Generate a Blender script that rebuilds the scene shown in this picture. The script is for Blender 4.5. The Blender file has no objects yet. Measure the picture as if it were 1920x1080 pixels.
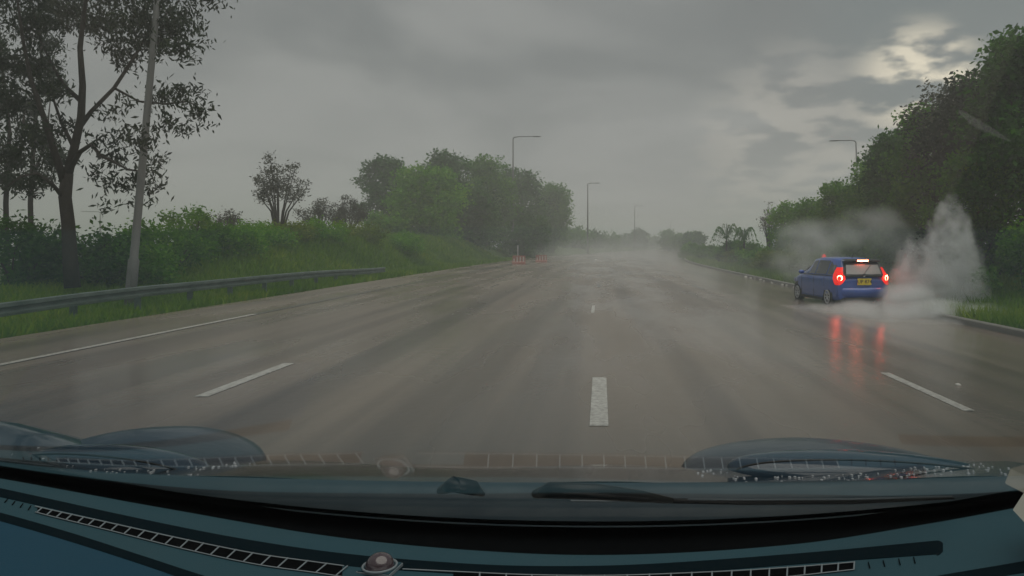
import bpy, bmesh, math, random
import numpy as np
from mathutils import Vector, Matrix, noise as mnoise
R = math.radians
rng = np.random.default_rng(7)
random.seed(7)
sc = bpy.context.scene
col = sc.collection

# ------------------------------------------------------------------ camera
CAMH = 1.45
FPX = 1360.0
AX, AY = 1125.0, 460.0          # where the road's direction meets the horizon, in photo pixels
cam_d = bpy.data.cameras.new('camera')
cam = bpy.data.objects.new('camera', cam_d); col.objects.link(cam)
cam.location = (0, 0, CAMH); cam.rotation_euler = (R(90), 0, 0)
cam_d.sensor_width = 36.0
cam_d.lens = 36.0 * FPX / 1920.0
cam_d.shift_x = -(AX - 960.0) / 1920.0
cam_d.shift_y = (AY - 540.0) / 1920.0
cam_d.clip_start = 0.02; cam_d.clip_end = 6000
sc.camera = cam

# ------------------------------------------------------------------ world: overcast sky
SUN_DIR = Vector((0.25, -0.10, 0.95)).normalized()
world = bpy.data.worlds.new('World'); sc.world = world; world.use_nodes = True
nt = world.node_tree; nt.nodes.clear()
def N(t, **k):
    n = nt.nodes.new(t)
    for a, b in k.items(): setattr(n, a, b)
    return n
L = nt.links.new
out = N('ShaderNodeOutputWorld'); bg = N('ShaderNodeBackground'); bg2 = N('ShaderNodeBackground'); add = N('ShaderNodeAddShader')
sky = N('ShaderNodeTexSky', sky_type='NISHITA'); sky.sun_disc = False
sky.sun_elevation = math.asin(SUN_DIR.z); sky.sun_rotation = math.atan2(SUN_DIR.x, SUN_DIR.y)
sky.dust_density = 0.5; sky.altitude = 20
bg.inputs[1].default_value = 0.05
tc = N('ShaderNodeTexCoord')
def vmath(op, a, b=None):
    n = N('ShaderNodeVectorMath', operation=op); L(a, n.inputs[0])
    if b is not None:
        if isinstance(b, (tuple, list)): n.inputs[1].default_value = b
        else: L(b, n.inputs[1])
    return n
def fmath(op, a, b=None, clamp=False):
    n = N('ShaderNodeMath', operation=op); n.use_clamp = clamp
    for i, v in enumerate((a, b)):
        if v is None: continue
        if isinstance(v, (int, float)): n.inputs[i].default_value = v
        else: L(v, n.inputs[i])
    return n.outputs[0]
def fmix(f, a, b):
    n = N('ShaderNodeMix', data_type='RGBA'); 
    if isinstance(f, (int, float)): n.inputs[0].default_value = f
    else: L(f, n.inputs[0])
    for i, v in ((6, a), (7, b)):
        if isinstance(v, tuple): n.inputs[i].default_value = (*v, 1)
        else: L(v, n.inputs[i])
    return n.outputs[2]
dirn = vmath('NORMALIZE', tc.outputs['Generated'])
sep = N('ShaderNodeSeparateXYZ'); L(dirn.outputs[0], sep.inputs[0])
up = fmath('MAXIMUM', sep.outputs[2], 0.0)
den = fmath('ADD', up, 0.22)
cx = fmath('DIVIDE', sep.outputs[0], den); cy = fmath('DIVIDE', sep.outputs[1], den)
comb = N('ShaderNodeCombineXYZ'); L(cx, comb.inputs[0]); L(cy, comb.inputs[1])
n1 = N('ShaderNodeTexNoise'); L(comb.outputs[0], n1.inputs['Vector']); n1.inputs['Scale'].default_value = 1.1
n1.inputs['Detail'].default_value = 5; n1.inputs['Roughness'].default_value = 0.48; n1.inputs['Distortion'].default_value = 0.4
n2 = N('ShaderNodeTexNoise'); L(comb.outputs[0], n2.inputs['Vector']); n2.inputs['Scale'].default_value = 5.2
n2.inputs['Detail'].default_value = 5; n2.inputs['Roughness'].default_value = 0.5
cl = N('ShaderNodeMapRange'); cl.interpolation_type = 'SMOOTHSTEP'
L(n1.outputs[0], cl.inputs[0]); cl.inputs[1].default_value = 0.40; cl.inputs[2].default_value = 0.62
base = fmix(cl.outputs[0], (0.132, 0.142, 0.146), (0.226, 0.230, 0.228))
# lighter towards the horizon
hz = fmath('POWER', fmath('SUBTRACT', 1.0, up, True), 6.0)
hz = fmath('MULTIPLY', hz, 0.9)
base = fmix(hz, base, (0.350, 0.345, 0.332))
# thinner cloud round the hidden sun
gd = Vector((0.440, 1.0, 0.225)).normalized()
dt = vmath('DOT_PRODUCT', dirn.outputs[0], tuple(gd))
gl = N('ShaderNodeMapRange'); gl.interpolation_type = 'SMOOTHSTEP'
L(dt.outputs['Value'], gl.inputs[0]); gl.inputs[1].default_value = 0.9952; gl.inputs[2].default_value = 1.0002
gn = N('ShaderNodeMapRange'); gn.interpolation_type = 'SMOOTHSTEP'
L(n2.outputs[0], gn.inputs[0]); gn.inputs[1].default_value = 0.42; gn.inputs[2].default_value = 0.58
gf = fmath('MULTIPLY', gl.outputs[0], gn.outputs[0])
base = fmix(gf, base, (0.74, 0.66, 0.52))
# heavier blue-grey cloud high on the right
dt3 = vmath('DOT_PRODUCT', dirn.outputs[0], tuple(Vector((0.56, 1.0, 0.36)).normalized()))
gl3 = N('ShaderNodeMapRange'); gl3.interpolation_type = 'SMOOTHSTEP'
L(dt3.outputs['Value'], gl3.inputs[0]); gl3.inputs[1].default_value = 0.965; gl3.inputs[2].default_value = 0.997
base = fmix(fmath('MULTIPLY', gl3.outputs[0], fmath('SUBTRACT', 0.85, gf, True)), base, (0.150, 0.170, 0.175))
gd2 = Vector((0.28, 1.0, 0.125)).normalized()
dt2 = vmath('DOT_PRODUCT', dirn.outputs[0], tuple(gd2))
gl2 = N('ShaderNodeMapRange'); gl2.interpolation_type = 'SMOOTHSTEP'
L(dt2.outputs['Value'], gl2.inputs[0]); gl2.inputs[1].default_value = 0.985; gl2.inputs[2].default_value = 0.9999
gf2 = fmath('MULTIPLY', fmath('MULTIPLY', gl2.outputs[0], gn.outputs[0]), 0.6)
base = fmix(gf2, base, (0.42, 0.39, 0.35))
L(base, bg2.inputs[0]); bg2.inputs[1].default_value = 0.90
L(sky.outputs[0], bg.inputs[0])
hsv = N('ShaderNodeHueSaturation'); hsv.inputs['Saturation'].default_value = 0.15; hsv.inputs['Value'].default_value = 0.02
L(sky.outputs[0], hsv.inputs['Color']); L(hsv.outputs[0], bg.inputs[0])
L(bg.outputs[0], add.inputs[0]); L(bg2.outputs[0], add.inputs[1]); L(add.outputs[0], out.inputs[0])

sun_d = bpy.data.lights.new('sun', 'SUN'); sun_d.energy = 1.5; sun_d.angle = R(75); sun_d.color = (1, .95, .86)
sun = bpy.data.objects.new('sun', sun_d); col.objects.link(sun)
sun.rotation_euler = (-SUN_DIR).to_track_quat('-Z', 'Y').to_euler(); sun.location = (20, 40, 60)

sc.view_settings.view_transform = 'Standard'; sc.view_settings.look = 'None'
sc.view_settings.gamma = 1.0; sc.view_settings.exposure = 0.50; sc.view_settings.use_curve_mapping = False
sc.render.engine = 'CYCLES'
sc.cycles.use_denoising = True
sc.cycles.max_bounces = 7; sc.cycles.volume_bounces = 4; sc.cycles.transparent_max_bounces = 24
sc.cycles.volume_step_rate = 2.0; sc.cycles.volume_max_steps = 256
sc.cycles.sample_clamp_indirect = 4.0

# ------------------------------------------------------------------ helpers
def px(x, y, D):
    """a point D metres ahead of the camera, read off the photograph"""
    return Vector(((x - AX) / FPX * D, D, CAMH - (y - AY) / FPX * D))

def mat(name, color, rough=0.6, metal=0.0, spec=0.5, noise=None, bump=None, emit=None, coat=0, coords='Object', var=None, trans=0):
    m = bpy.data.materials.new(name); m.use_nodes = True
    t = m.node_tree; b = t.nodes['Principled BSDF']
    b.inputs['Base Color'].default_value = (*color, 1); b.inputs['Roughness'].default_value = rough
    b.inputs['Metallic'].default_value = metal; b.inputs['Specular IOR Level'].default_value = spec
    b.inputs['Coat Weight'].default_value = coat; b.inputs['Coat Roughness'].default_value = 0.06
    if emit: b.inputs['Emission Color'].default_value = (*emit[0], 1); b.inputs['Emission Strength'].default_value = emit[1]
    if noise or bump:
        tcn = t.nodes.new('ShaderNodeTexCoord')
    if noise:      # (scale, second colour, contrast)
        n = t.nodes.new('ShaderNodeTexNoise'); t.links.new(tcn.outputs[coords], n.inputs['Vector'])
        n.inputs['Scale'].default_value = noise[0]; n.inputs['Detail'].default_value = 6; n.inputs['Roughness'].default_value = 0.6
        r = t.nodes.new('ShaderNodeMapRange'); t.links.new(n.outputs[0], r.inputs[0])
        c = noise[2] if len(noise) > 2 else 0.15
        r.inputs[1].default_value = 0.5 - c; r.inputs[2].default_value = 0.5 + c
        x = t.nodes.new('ShaderNodeMix'); x.data_type = 'RGBA'; t.links.new(r.outputs[0], x.inputs[0])
        x.inputs[6].default_value = (*color, 1); x.inputs[7].default_value = (*noise[1], 1)
        t.links.new(x.outputs[2], b.inputs['Base Color'])
    if bump:       # (scale, strength)
        n = t.nodes.new('ShaderNodeTexNoise'); t.links.new(tcn.outputs[coords], n.inputs['Vector'])
        n.inputs['Scale'].default_value = bump[0]; n.inputs['Detail'].default_value = 4
        bp = t.nodes.new('ShaderNodeBump'); bp.inputs['Strength'].default_value = bump[1]; bp.inputs['Distance'].default_value = bump[2] if len(bump) > 2 else 0.02
        t.links.new(n.outputs[0], bp.inputs['Height']); t.links.new(bp.outputs[0], b.inputs['Normal'])
    return m

def leafmat(name, dark, light, warm, rough=0.55):
    """leaf colours vary leaf by leaf (face attribute 'tint')"""
    m = bpy.data.materials.new(name); m.use_nodes = True; t = m.node_tree; b = t.nodes['Principled BSDF']
    a = t.nodes.new('ShaderNodeAttribute'); a.attribute_name = 'tint'
    cr = t.nodes.new('ShaderNodeValToRGB'); t.links.new(a.outputs['Fac'], cr.inputs[0])
    e = cr.color_ramp.elements; e[0].color = (*dark, 1); e[1].color = (*warm, 1); e[0].position = 0.05; e[1].position = 0.98
    k = e.new(0.62); k.color = (*light, 1)
    t.links.new(cr.outputs[0], b.inputs['Base Color']); b.inputs['Roughness'].default_value = rough
    b.inputs['Specular IOR Level'].default_value = 0.08
    tr = t.nodes.new('ShaderNodeBsdfTranslucent'); t.links.new(cr.outputs[0], tr.inputs[0])
    mx = t.nodes.new('ShaderNodeMixShader'); mx.inputs[0].default_value = 0.45
    t.links.new(b.outputs[0], mx.inputs[1]); t.links.new(tr.outputs[0], mx.inputs[2])
    t.links.new(mx.outputs[0], t.nodes['Material Output'].inputs[0])
    return m

def tag(o, label=None, cat=None, group=None, kind=None):
    if label: o['label'] = label
    if cat: o['category'] = cat
    if group: o['group'] = group
    if kind: o['kind'] = kind
    return o
def empty(name, loc=(0, 0, 0), rz=0):
    o = bpy.data.objects.new(name, None); o.location = loc; o.rotation_euler = (0, 0, rz); col.objects.link(o); return o
def mesh(name, verts, faces, m, parent=None, smooth=False):
    me = bpy.data.meshes.new(name)
    me.from_pydata([tuple(v) for v in verts], [], faces); me.update()
    if m: me.materials.append(m)
    if smooth: me.polygons.foreach_set('use_smooth', [True] * len(me.polygons))
    o = bpy.data.objects.new(name, me); col.objects.link(o); o.parent = parent
    return o
def fast_mesh(name, V, nper, m, parent=None, tint=None):
    """V: (n*nper, 3) vertices, one face per nper vertices"""
    me = bpy.data.meshes.new(name); nv = len(V); nf = nv // nper
    me.vertices.add(nv); me.vertices.foreach_set('co', np.ascontiguousarray(V, dtype=np.float32).ravel())
    me.loops.add(nv); me.loops.foreach_set('vertex_index', np.arange(nv, dtype=np.int32))
    me.polygons.add(nf); me.polygons.foreach_set('loop_start', np.arange(0, nv, nper, dtype=np.int32))
    me.polygons.foreach_set('loop_total', np.full(nf, nper, dtype=np.int32))
    me.update(calc_edges=True)
    if tint is not None:
        a = me.attributes.new('tint', 'FLOAT', 'FACE'); a.data.foreach_set('value', np.asarray(tint, dtype=np.float32))
    me.materials.append(m)
    o = bpy.data.objects.new(name, me); col.objects.link(o); o.parent = parent
    return o
class MB:
    def __init__(s): s.v = []; s.f = []
    def box(s, c, size, rot=None):
        i = len(s.v); hx, hy, hz = (q / 2 for q in size)
        for dx, dy, dz in ((-1,-1,-1),(1,-1,-1),(1,1,-1),(-1,1,-1),(-1,-1,1),(1,-1,1),(1,1,1),(-1,1,1)):
            p = Vector((dx*hx, dy*hy, dz*hz))
            if rot: p = rot @ p
            s.v.append(Vector(c) + p)
        s.f += [tuple(i + k for k in q) for q in ((0,3,2,1),(4,5,6,7),(0,1,5,4),(1,2,6,5),(2,3,7,6),(3,0,4,7))]
        return s
    def tube(s, pts, rad, n=8, cap=True):
        pts = [Vector(p) for p in pts]
        if isinstance(rad, (int, float)): rad = [rad] * len(pts)
        i0 = len(s.v); prev = None
        for k, p in enumerate(pts):
            d = (pts[min(k+1, len(pts)-1)] - pts[max(k-1, 0)]).normalized()
            a = prev if prev is not None else (Vector((0,0,1)) if abs(d.z) < .9 else Vector((1,0,0)))
            u = (a - d * a.dot(d)).normalized(); w = d.cross(u); prev = u
            for j in range(n):
                t = 2*math.pi*j/n; s.v.append(p + (u*math.cos(t) + w*math.sin(t)) * rad[k])
        for k in range(len(pts)-1):
            for j in range(n):
                a = i0 + k*n + j; b = i0 + k*n + (j+1) % n
                s.f.append((a, b, b+n, a+n))
        if cap:
            s.f.append(tuple(i0 + j for j in range(n))[::-1]); s.f.append(tuple(i0 + (len(pts)-1)*n + j for j in range(n)))
        return s
    def grid(s, P):
        """P: rows of points"""
        i = len(s.v); m_ = len(P[0])
        for r in P: s.v += [Vector(p) for p in r]
        for a in range(len(P)-1):
            for b in range(m_-1):
                k = i + a*m_ + b; s.f.append((k, k+1, k+m_+1, k+m_))
        return s
    def lathe(s, prof, c=(0,0,0), n=20, axis='z'):
        i = len(s.v)
        for r, h in prof:
            for j in range(n):
                t = 2*math.pi*j/n; a, b = r*math.cos(t), r*math.sin(t)
                s.v.append(Vector(c) + (Vector((a, b, h)) if axis == 'z' else Vector((h, a, b))))
        for k in range(len(prof)-1):
            for j in range(n):
                a = i+k*n+j; b = i+k*n+(j+1) % n; s.f.append((a, b, b+n, a+n))
        return s
    def build(s, name, m, parent=None, smooth=False): return mesh(name, s.v, s.f, m, parent, smooth)

def sstep(t): t = min(1, max(0, t)); return t*t*(3-2*t)
def shift(y):                       # the road bends gently right in the distance
    w = 15.0; t = (y - 85) / w
    return .16 * w * (math.log1p(math.exp(t)) if t < 30 else t)
def cross(xr):                      # crossfall to the flooded right side
    return -0.40 * sstep((xr - 2) / 6)
def ground_z(x, y):
    xr = x - shift(y); z = cross(xr)
    if xr < -9.3: z -= .06 * sstep((-9.3 - xr) / .5)
    if xr < -10.8:
        hgt = .35 + 1.75 * sstep((y - 16) / 24)
        if y > 60: hgt -= 1.2 * sstep((y - 60) / 40)
        z += hgt * sstep((-10.8 - xr) / 4.0)
        if xr < -15: z -= min(2.6, .22 * (-15 - xr)) * (1 if y < 70 else 1 - sstep((y-70)/40))
        z += .12 * mnoise.noise(Vector((x * .3, y * .3, 0)))
    if xr > 8.55:
        z += .08 + 1.1 * sstep((xr - 9.0) / 7) + .06 * mnoise.noise(Vector((x * .6, y * .6, 3)))
    return z

# ------------------------------------------------------------------ materials
def road_mat():
    m = bpy.data.materials.new('wet_asphalt'); m.use_nodes = True; t = m.node_tree; b = t.nodes['Principled BSDF']
    tcn = t.nodes.new('ShaderNodeTexCoord')
    def nz(scale, mp=(1, 1, 1), det=5, rough=.55):
        mm = t.nodes.new('ShaderNodeMapping'); mm.inputs['Scale'].default_value = mp
        t.links.new(tcn.outputs['Object'], mm.inputs[0])
        n = t.nodes.new('ShaderNodeTexNoise'); t.links.new(mm.outputs[0], n.inputs['Vector'])
        n.inputs['Scale'].default_value = scale; n.inputs['Detail'].default_value = det; n.inputs['Roughness'].default_value = rough
        return n.outputs[0]
    def mr(v, a, b_, c=0., d=1., smooth=True):
        r = t.nodes.new('ShaderNodeMapRange'); t.links.new(v, r.inputs[0])
        if smooth: r.interpolation_type = 'SMOOTHSTEP'
        for i, q in enumerate((a, b_, c, d)): r.inputs[i+1].default_value = q
        return r.outputs[0]
    def mix(f, a, b_):
        x = t.nodes.new('ShaderNodeMix'); x.data_type = 'RGBA'; t.links.new(f, x.inputs[0])
        for i, v in ((6, a), (7, b_)):
            if isinstance(v, tuple): x.inputs[i].default_value = (*v, 1)
            else: t.links.new(v, x.inputs[i])
        return x.outputs[2]
    big = nz(.35, (1, .28, 1)); streak = nz(1.0, (1.5, .035, 1), 4, .5); grain = nz(60, det=2)
    c = mix(mr(big, .35, .65), ROAD_A, ROAD_B)
    c = mix(mr(streak, .42, .66, 0, .8), c, ROAD_C)
    c = mix(mr(nz(.22, (1, .5, 1), 6, .6), .5, .75, 0, .5), c, (.20, .145, .105))
    sx0 = t.nodes.new('ShaderNodeSeparateXYZ'); t.links.new(tcn.outputs['Object'], sx0.inputs[0])
    wv = t.nodes.new('ShaderNodeMath'); wv.operation = 'MULTIPLY_ADD'; t.links.new(sx0.outputs[0], wv.inputs[0]); wv.inputs[1].default_value = 6.2832/1.83; wv.inputs[2].default_value = 6.2832*2.9/1.83
    cs = t.nodes.new('ShaderNodeMath'); cs.operation = 'COSINE'; t.links.new(wv.outputs[0], cs.inputs[0])
    tk = t.nodes.new('ShaderNodeMath'); tk.operation = 'MULTIPLY'; t.links.new(mr(cs.outputs[0], .2, 1.0, 0, .55), tk.inputs[0]); t.links.new(mr(nz(.3, (1, .12, 1), 4), .42, .62), tk.inputs[1])
    c = mix(tk.outputs[0], c, (.070, .055, .044))       # wheel tracks
    c = mix(mr(grain, .35, .7, 0, .3), c, (.16, .155, .145))
    t.links.new(c, b.inputs['Base Color'])
    # dark oily track along a lane line
    rr = mr(nz(.5, (1, .25, 1), 4), .38, .62, .19, .34)
    sx = t.nodes.new('ShaderNodeSeparateXYZ'); t.links.new(tcn.outputs['Object'], sx.inputs[0])
    ad = t.nodes.new('ShaderNodeMath'); ad.operation = 'MULTIPLY_ADD'; t.links.new(nz(.45, (1, .5, 1), 5), ad.inputs[0]); ad.inputs[1].default_value = 4.0; t.links.new(sx.outputs[0], ad.inputs[2])
    pw = mr(ad.outputs[0], 3.6, 8.6)          # standing water deepens towards the right kerb
    rm_ = t.nodes.new('ShaderNodeMix'); t.links.new(pw, rm_.inputs[0]); t.links.new(rr, rm_.inputs[2]); rm_.inputs[3].default_value = .17; rr = rm_.outputs[0]
    t.links.new(rr, b.inputs['Roughness']); b.inputs['IOR'].default_value = 1.36
    bp = t.nodes.new('ShaderNodeBump'); bp.inputs['Strength'].default_value = .35; bp.inputs['Distance'].default_value = .012
    t.links.new(nz(9, (1, .6, 1), 4, .6), bp.inputs['Height']); t.links.new(bp.outputs[0], b.inputs['Normal'])
    return m
ROAD_A, ROAD_B, ROAD_C = (.215, .176, .140), (.250, .203, .160), (.140, .112, .090)
M = dict(
    road=road_mat(),
    paint=mat('worn_road_paint', (.62, .61, .57), .3, noise=(22, (.33, .31, .28), .13)),
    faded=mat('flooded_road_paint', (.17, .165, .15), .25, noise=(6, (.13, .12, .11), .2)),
    soil=mat('grassy_soil', (.055, .105, .020), .95, spec=.08, noise=(1.3, (.060, .095, .026), .2), bump=(8, .6, .05)),
    kerb=mat('kerb_concrete', (.19, .185, .165), .55, noise=(3, (.17, .16, .14), .2), bump=(30, .3, .005)),
    galv=mat('galvanised_steel', (.15, .19, .17), .45, .3, noise=(2.5, (.06, .09, .075), .2)),
    pole=mat('weathered_pole_paint', (.15, .155, .155), .55, noise=(2.0, (.13, .135, .13), .15)),
    polefar=mat('dark_pole_paint', (.075, .075, .075), .6),
    bark=mat('dark_wet_bark', (.028, .024, .020), .8, spec=.12, noise=(9, (.040, .036, .030), .2), bump=(14, .8, .03)),
    palebark=mat('pale_bark', (.16, .15, .13), .8, noise=(9, (.08, .075, .065), .2), bump=(14, .6, .02)),
    blue=mat('blue_car_paint', (.020, .090, .46), .34, coat=1.0, noise=(2.5, (.035, .09, .34), .3)),
    black=mat('black_trim', (.012, .012, .014), .45),
    glass_dark=mat('tinted_car_glass', (.03, .033, .036), .06, spec=.9),
    tyre=mat('tyre_rubber', (.015, .015, .015), .8),
    rim=mat('silver_alloy', (.62, .62, .64), .32, .6),
    lamp_red=mat('red_lamp_lens', (.55, .015, .01), .15, emit=((1, .02, .01), .55)),
    lamp_hot=mat('lit_bulb', (1, .4, .3), .2, emit=((1, .15, .08), 24)),
    plate=mat('yellow_plate', (.85, .66, .04), .4),
    chrome=mat('chrome_badge', (.8, .8, .8), .2, .9),
    clear=mat('clear_lamp', (.5, .5, .52), .12),
    red=mat('haze_paled_red_plastic', (.38, .19, .16), .5, noise=(4, (.36, .15, .12), .2)),  # barrier red lightened in its base colour to imitate distance haze
    white=mat('white_plastic', (.75, .73, .70), .4, noise=(4, (.5, .48, .45), .2)),
    dash=mat('dashboard_plastic', (.015, .052, .070), .65, spec=.12, noise=(2.2, (.022, .054, .068), .25), bump=(600, .5, .0015)),
    dashdk=mat('dark_dashboard_groove', (.003, .008, .011), 1.0, spec=.03),
    dashblk=mat('black_dashboard_edge', (.002, .0025, .003), 1.0, spec=.03),
    dashlow=mat('lower_dashboard_plastic', (.008, .044, .076), .65, spec=.12, noise=(2.2, (.010, .043, .07), .25), bump=(600, .5, .0015)),
    slat=mat('pale_vent_edge', (.15, .18, .20), .5),
    hood=mat('wet_dark_bonnet', (.012, .020, .030), .16, coat=.8, bump=(7, .25, .01)),
    cowl=mat('cowl_plastic', (.028, .052, .068), .38, noise=(4, (.050, .078, .092), .12), bump=(9, .5, .01)),
    bulge=mat('wet_wing_paint', (.045, .058, .075), .30, coat=.35, noise=(5, (.05, .06, .075), .2), bump=(28, .3, .006)),
    lens=mat('blue_lamp_cover', (.035, .065, .100), .10, spec=.8),
    rubber=mat('wiper_rubber', (.006, .006, .007), .4),
    dome=mat('sensor_dome', (.05, .035, .042), .12, spec=.8),
    trim=mat('pale_pillar_trim', (.42, .42, .37), .6),
    drop=mat('water_bead', (.5, .54, .58), .08, spec=.9),
    stone=mat('pale_debris', (.55, .54, .50), .6),
    hill=mat('distant_hill', (.05, .07, .05), .9),
)
LM = dict(
    dark=leafmat('dark_gum_leaves', (.010, .021, .012), (.022, .042, .020), (.045, .070, .028)),
    deep=leafmat('deep_green_leaves', (.016, .064, .009), (.042, .145, .013), (.09, .22, .02)),
    mid=leafmat('mid_green_leaves', (.036, .125, .008), (.088, .240, .012), (.17, .32, .018)),
    bright=leafmat('bright_green_leaves', (.055, .18, .008), (.13, .32, .012), (.24, .39, .02)),
    lime=leafmat('yellow_green_leaves', (.075, .130, .010), (.150, .230, .016), (.26, .30, .03)),
    grey=leafmat('grey_thin_leaves', (.040, .046, .034), (.078, .084, .058), (.14, .14, .09)),
    pale=leafmat('pale_blossom_leaves', (.06, .075, .04), (.22, .23, .16), (.42, .42, .36)),
    grass=leafmat('grass_blades', (.065, .150, .010), (.145, .270, .016), (.26, .34, .026)),
)

# ------------------------------------------------------------------ ground, road, markings
def strip_grid(xs, ys, dz, name, m, zfun=None):
    V = []; F = []
    for y in ys:
        s = shift(y)
        for x in xs:
            X = x + s; V.append((X, y, (zfun or ground_z)(X, y) + dz))
    n = len(xs)
    for a in range(len(ys)-1):
        for b in range(n-1):
            k = a*n + b; F.append((k, k+1, k+n+1, k+n))
    return mesh(name, V, F, m, smooth=True)
ys = list(np.arange(-30, 60, 1.5)) + list(np.arange(60, 200, 4)) + list(np.arange(200, 1500, 40)) + [1500]
xs = [-900, -500, -250, -120, -70, -45, -32, -26, -22] + list(np.arange(-20, -9.3, .55)) + [-9.3, -7, -4, -1, 0, 1, 2, 3, 4, 5, 6, 7, 8, 8.4, 8.7] + list(np.arange(9.3, 20, .8)) + [22, 26, 34, 50, 90, 200, 500, 900]
g = strip_grid(xs, ys, -0.02, 'ground', M['soil']); tag(g, kind='structure')
rxs = list(np.linspace(-9.3, 8.42, 26))
r = strip_grid(rxs, ys, 0.004, 'road', M['road'], lambda X, y: cross(X - shift(y))); tag(r, kind='structure')
# kerb on the right
mb = MB(); P = []
for y in ys:
    s = shift(y); z = cross(8.5)
    P.append([(8.42+s, y, z-.05), (8.43+s, y, z+.12), (8.45+s, y, z+.14), (8.60+s, y, z+.14), (8.62+s, y, z+.0)])
mb.grid(P); k = mb.build('kerb', M['kerb']); tag(k, kind='structure')

def road_line(x0, y0, y1, w, m, name, label, cat, group=None):
    n = max(2, int((y1-y0)/1.0)+1); P = []; rnd = random.Random(int(y0*10))
    for i in range(n):
        y = y0 + (y1-y0)*i/(n-1); s = shift(y); j = .0 if n < 4 else .004*rnd.uniform(-1, 1)
        z = cross(x0)+.009
        P.append([(x0-w/2+s+j, y, z), (x0+w/2+s+j, y, z)])
    mm = MB(); mm.grid(P)
    # thickness
    i = len(mm.v)
    P2 = [[(a[0], a[1], a[2]-.003), (b[0], b[1], b[2]-.003)] for a, b in P]
    mm.grid(P2)
    o = mm.build(name, m); 
    if label: tag(o, label, cat, group)
    else: tag(o, kind='structure')
    return o
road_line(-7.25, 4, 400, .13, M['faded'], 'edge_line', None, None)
road_line(-7.25, 5, 15.2, .11, M['paint'], 'edge_line', None, None).location.z = .004
road_line(-3.82, 6.92, 8.88, .13, M['paint'], 'lane_dash', None, None)
road_line(-.02, 5.80, 7.92, .15, M['paint'], 'lane_dash', None, None)
road_line(3.32, 6.55, 8.50, .10, M['paint'], 'lane_dash', None, None)
road_line(-.18, 15.5, 17.4, .07, M['paint'], 'lane_dash', None, None)
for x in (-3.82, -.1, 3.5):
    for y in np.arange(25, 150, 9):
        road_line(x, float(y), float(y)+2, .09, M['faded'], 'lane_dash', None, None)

# ------------------------------------------------------------------ leaves
def leaf_quads(C, ln, wd, droop=0.0, upright=0.0):
    n = len(C)
    a = rng.normal(size=(n, 3)); a[:, 2] = a[:, 2]*.7 - droop*2 + upright*2
    a /= np.linalg.norm(a, axis=1)[:, None]
    b = rng.normal(size=(n, 3)); b -= (b*a).sum(1)[:, None]*a; b /= np.linalg.norm(b, axis=1)[:, None]
    s = rng.uniform(.6, 1.35, (n, 1)); l = a*ln*s*.5; w = b*wd*s*.5
    V = np.stack([C-l, C+w-l*.1, C+l, C-w-l*.1], 1)
    return V.reshape(-1, 3)
def crown_points(lobes, n, twig=.28, per=22, shell=.5, flat=1.0):
    """lobes: (x,y,z,r). Leaves sit in twig tufts spread through each lobe, denser outward, so gaps stay between tufts."""
    W = np.array([l[3]**2 for l in lobes]); W = W/W.sum(); pts = []; tint = []
    for l, w in zip(lobes, W):
        nt_ = max(2, int(n*w/per)); d = rng.normal(size=(nt_, 3)); d /= np.linalg.norm(d, axis=1)[:, None]
        rr = l[3]*rng.uniform(0, 1, (nt_, 1))**shell
        c = d*rr; c[:, 2] *= flat; c += np.array(l[:3])
        tt = rng.uniform(-.22, .22, nt_) + rng.uniform(-.12, .12)
        q = c[:, None, :] + rng.normal(size=(nt_, per, 3))*np.array([twig, twig, twig*.7])
        pts.append(q.reshape(-1, 3)); tint.append(np.repeat(tt, per)+rng.uniform(-.25, .25, nt_*per)+.45)
    return np.concatenate(pts), np.clip(np.concatenate(tint), 0, 1)
def foliage(name, lobes, n, lm, ln, wd, parent, droop=0, twig=.28, per=22, shell=.5, flat=1.0, upright=0):
    C, T = crown_points(lobes, n, twig, per, shell, flat)
    return fast_mesh(name, leaf_quads(C, ln, wd, droop, upright), 4, lm, parent, T)
def limb(mb, a, b, r0, r1, n=6, wob=.06, rnd=random):
    a, b = Vector(a), Vector(b); L_ = (b-a).length; pts = []
    for i in range(n+1):
        t = i/n; p = a.lerp(b, t)
        if 0 < i < n: p += Vector((rnd.uniform(-1,1), rnd.uniform(-1,1), rnd.uniform(-1,1)))*L_*wob
        pts.append(p)
    mb.tube(pts, [r0+(r1-r0)*i/n for i in range(n+1)], 7)
    return pts

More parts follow.
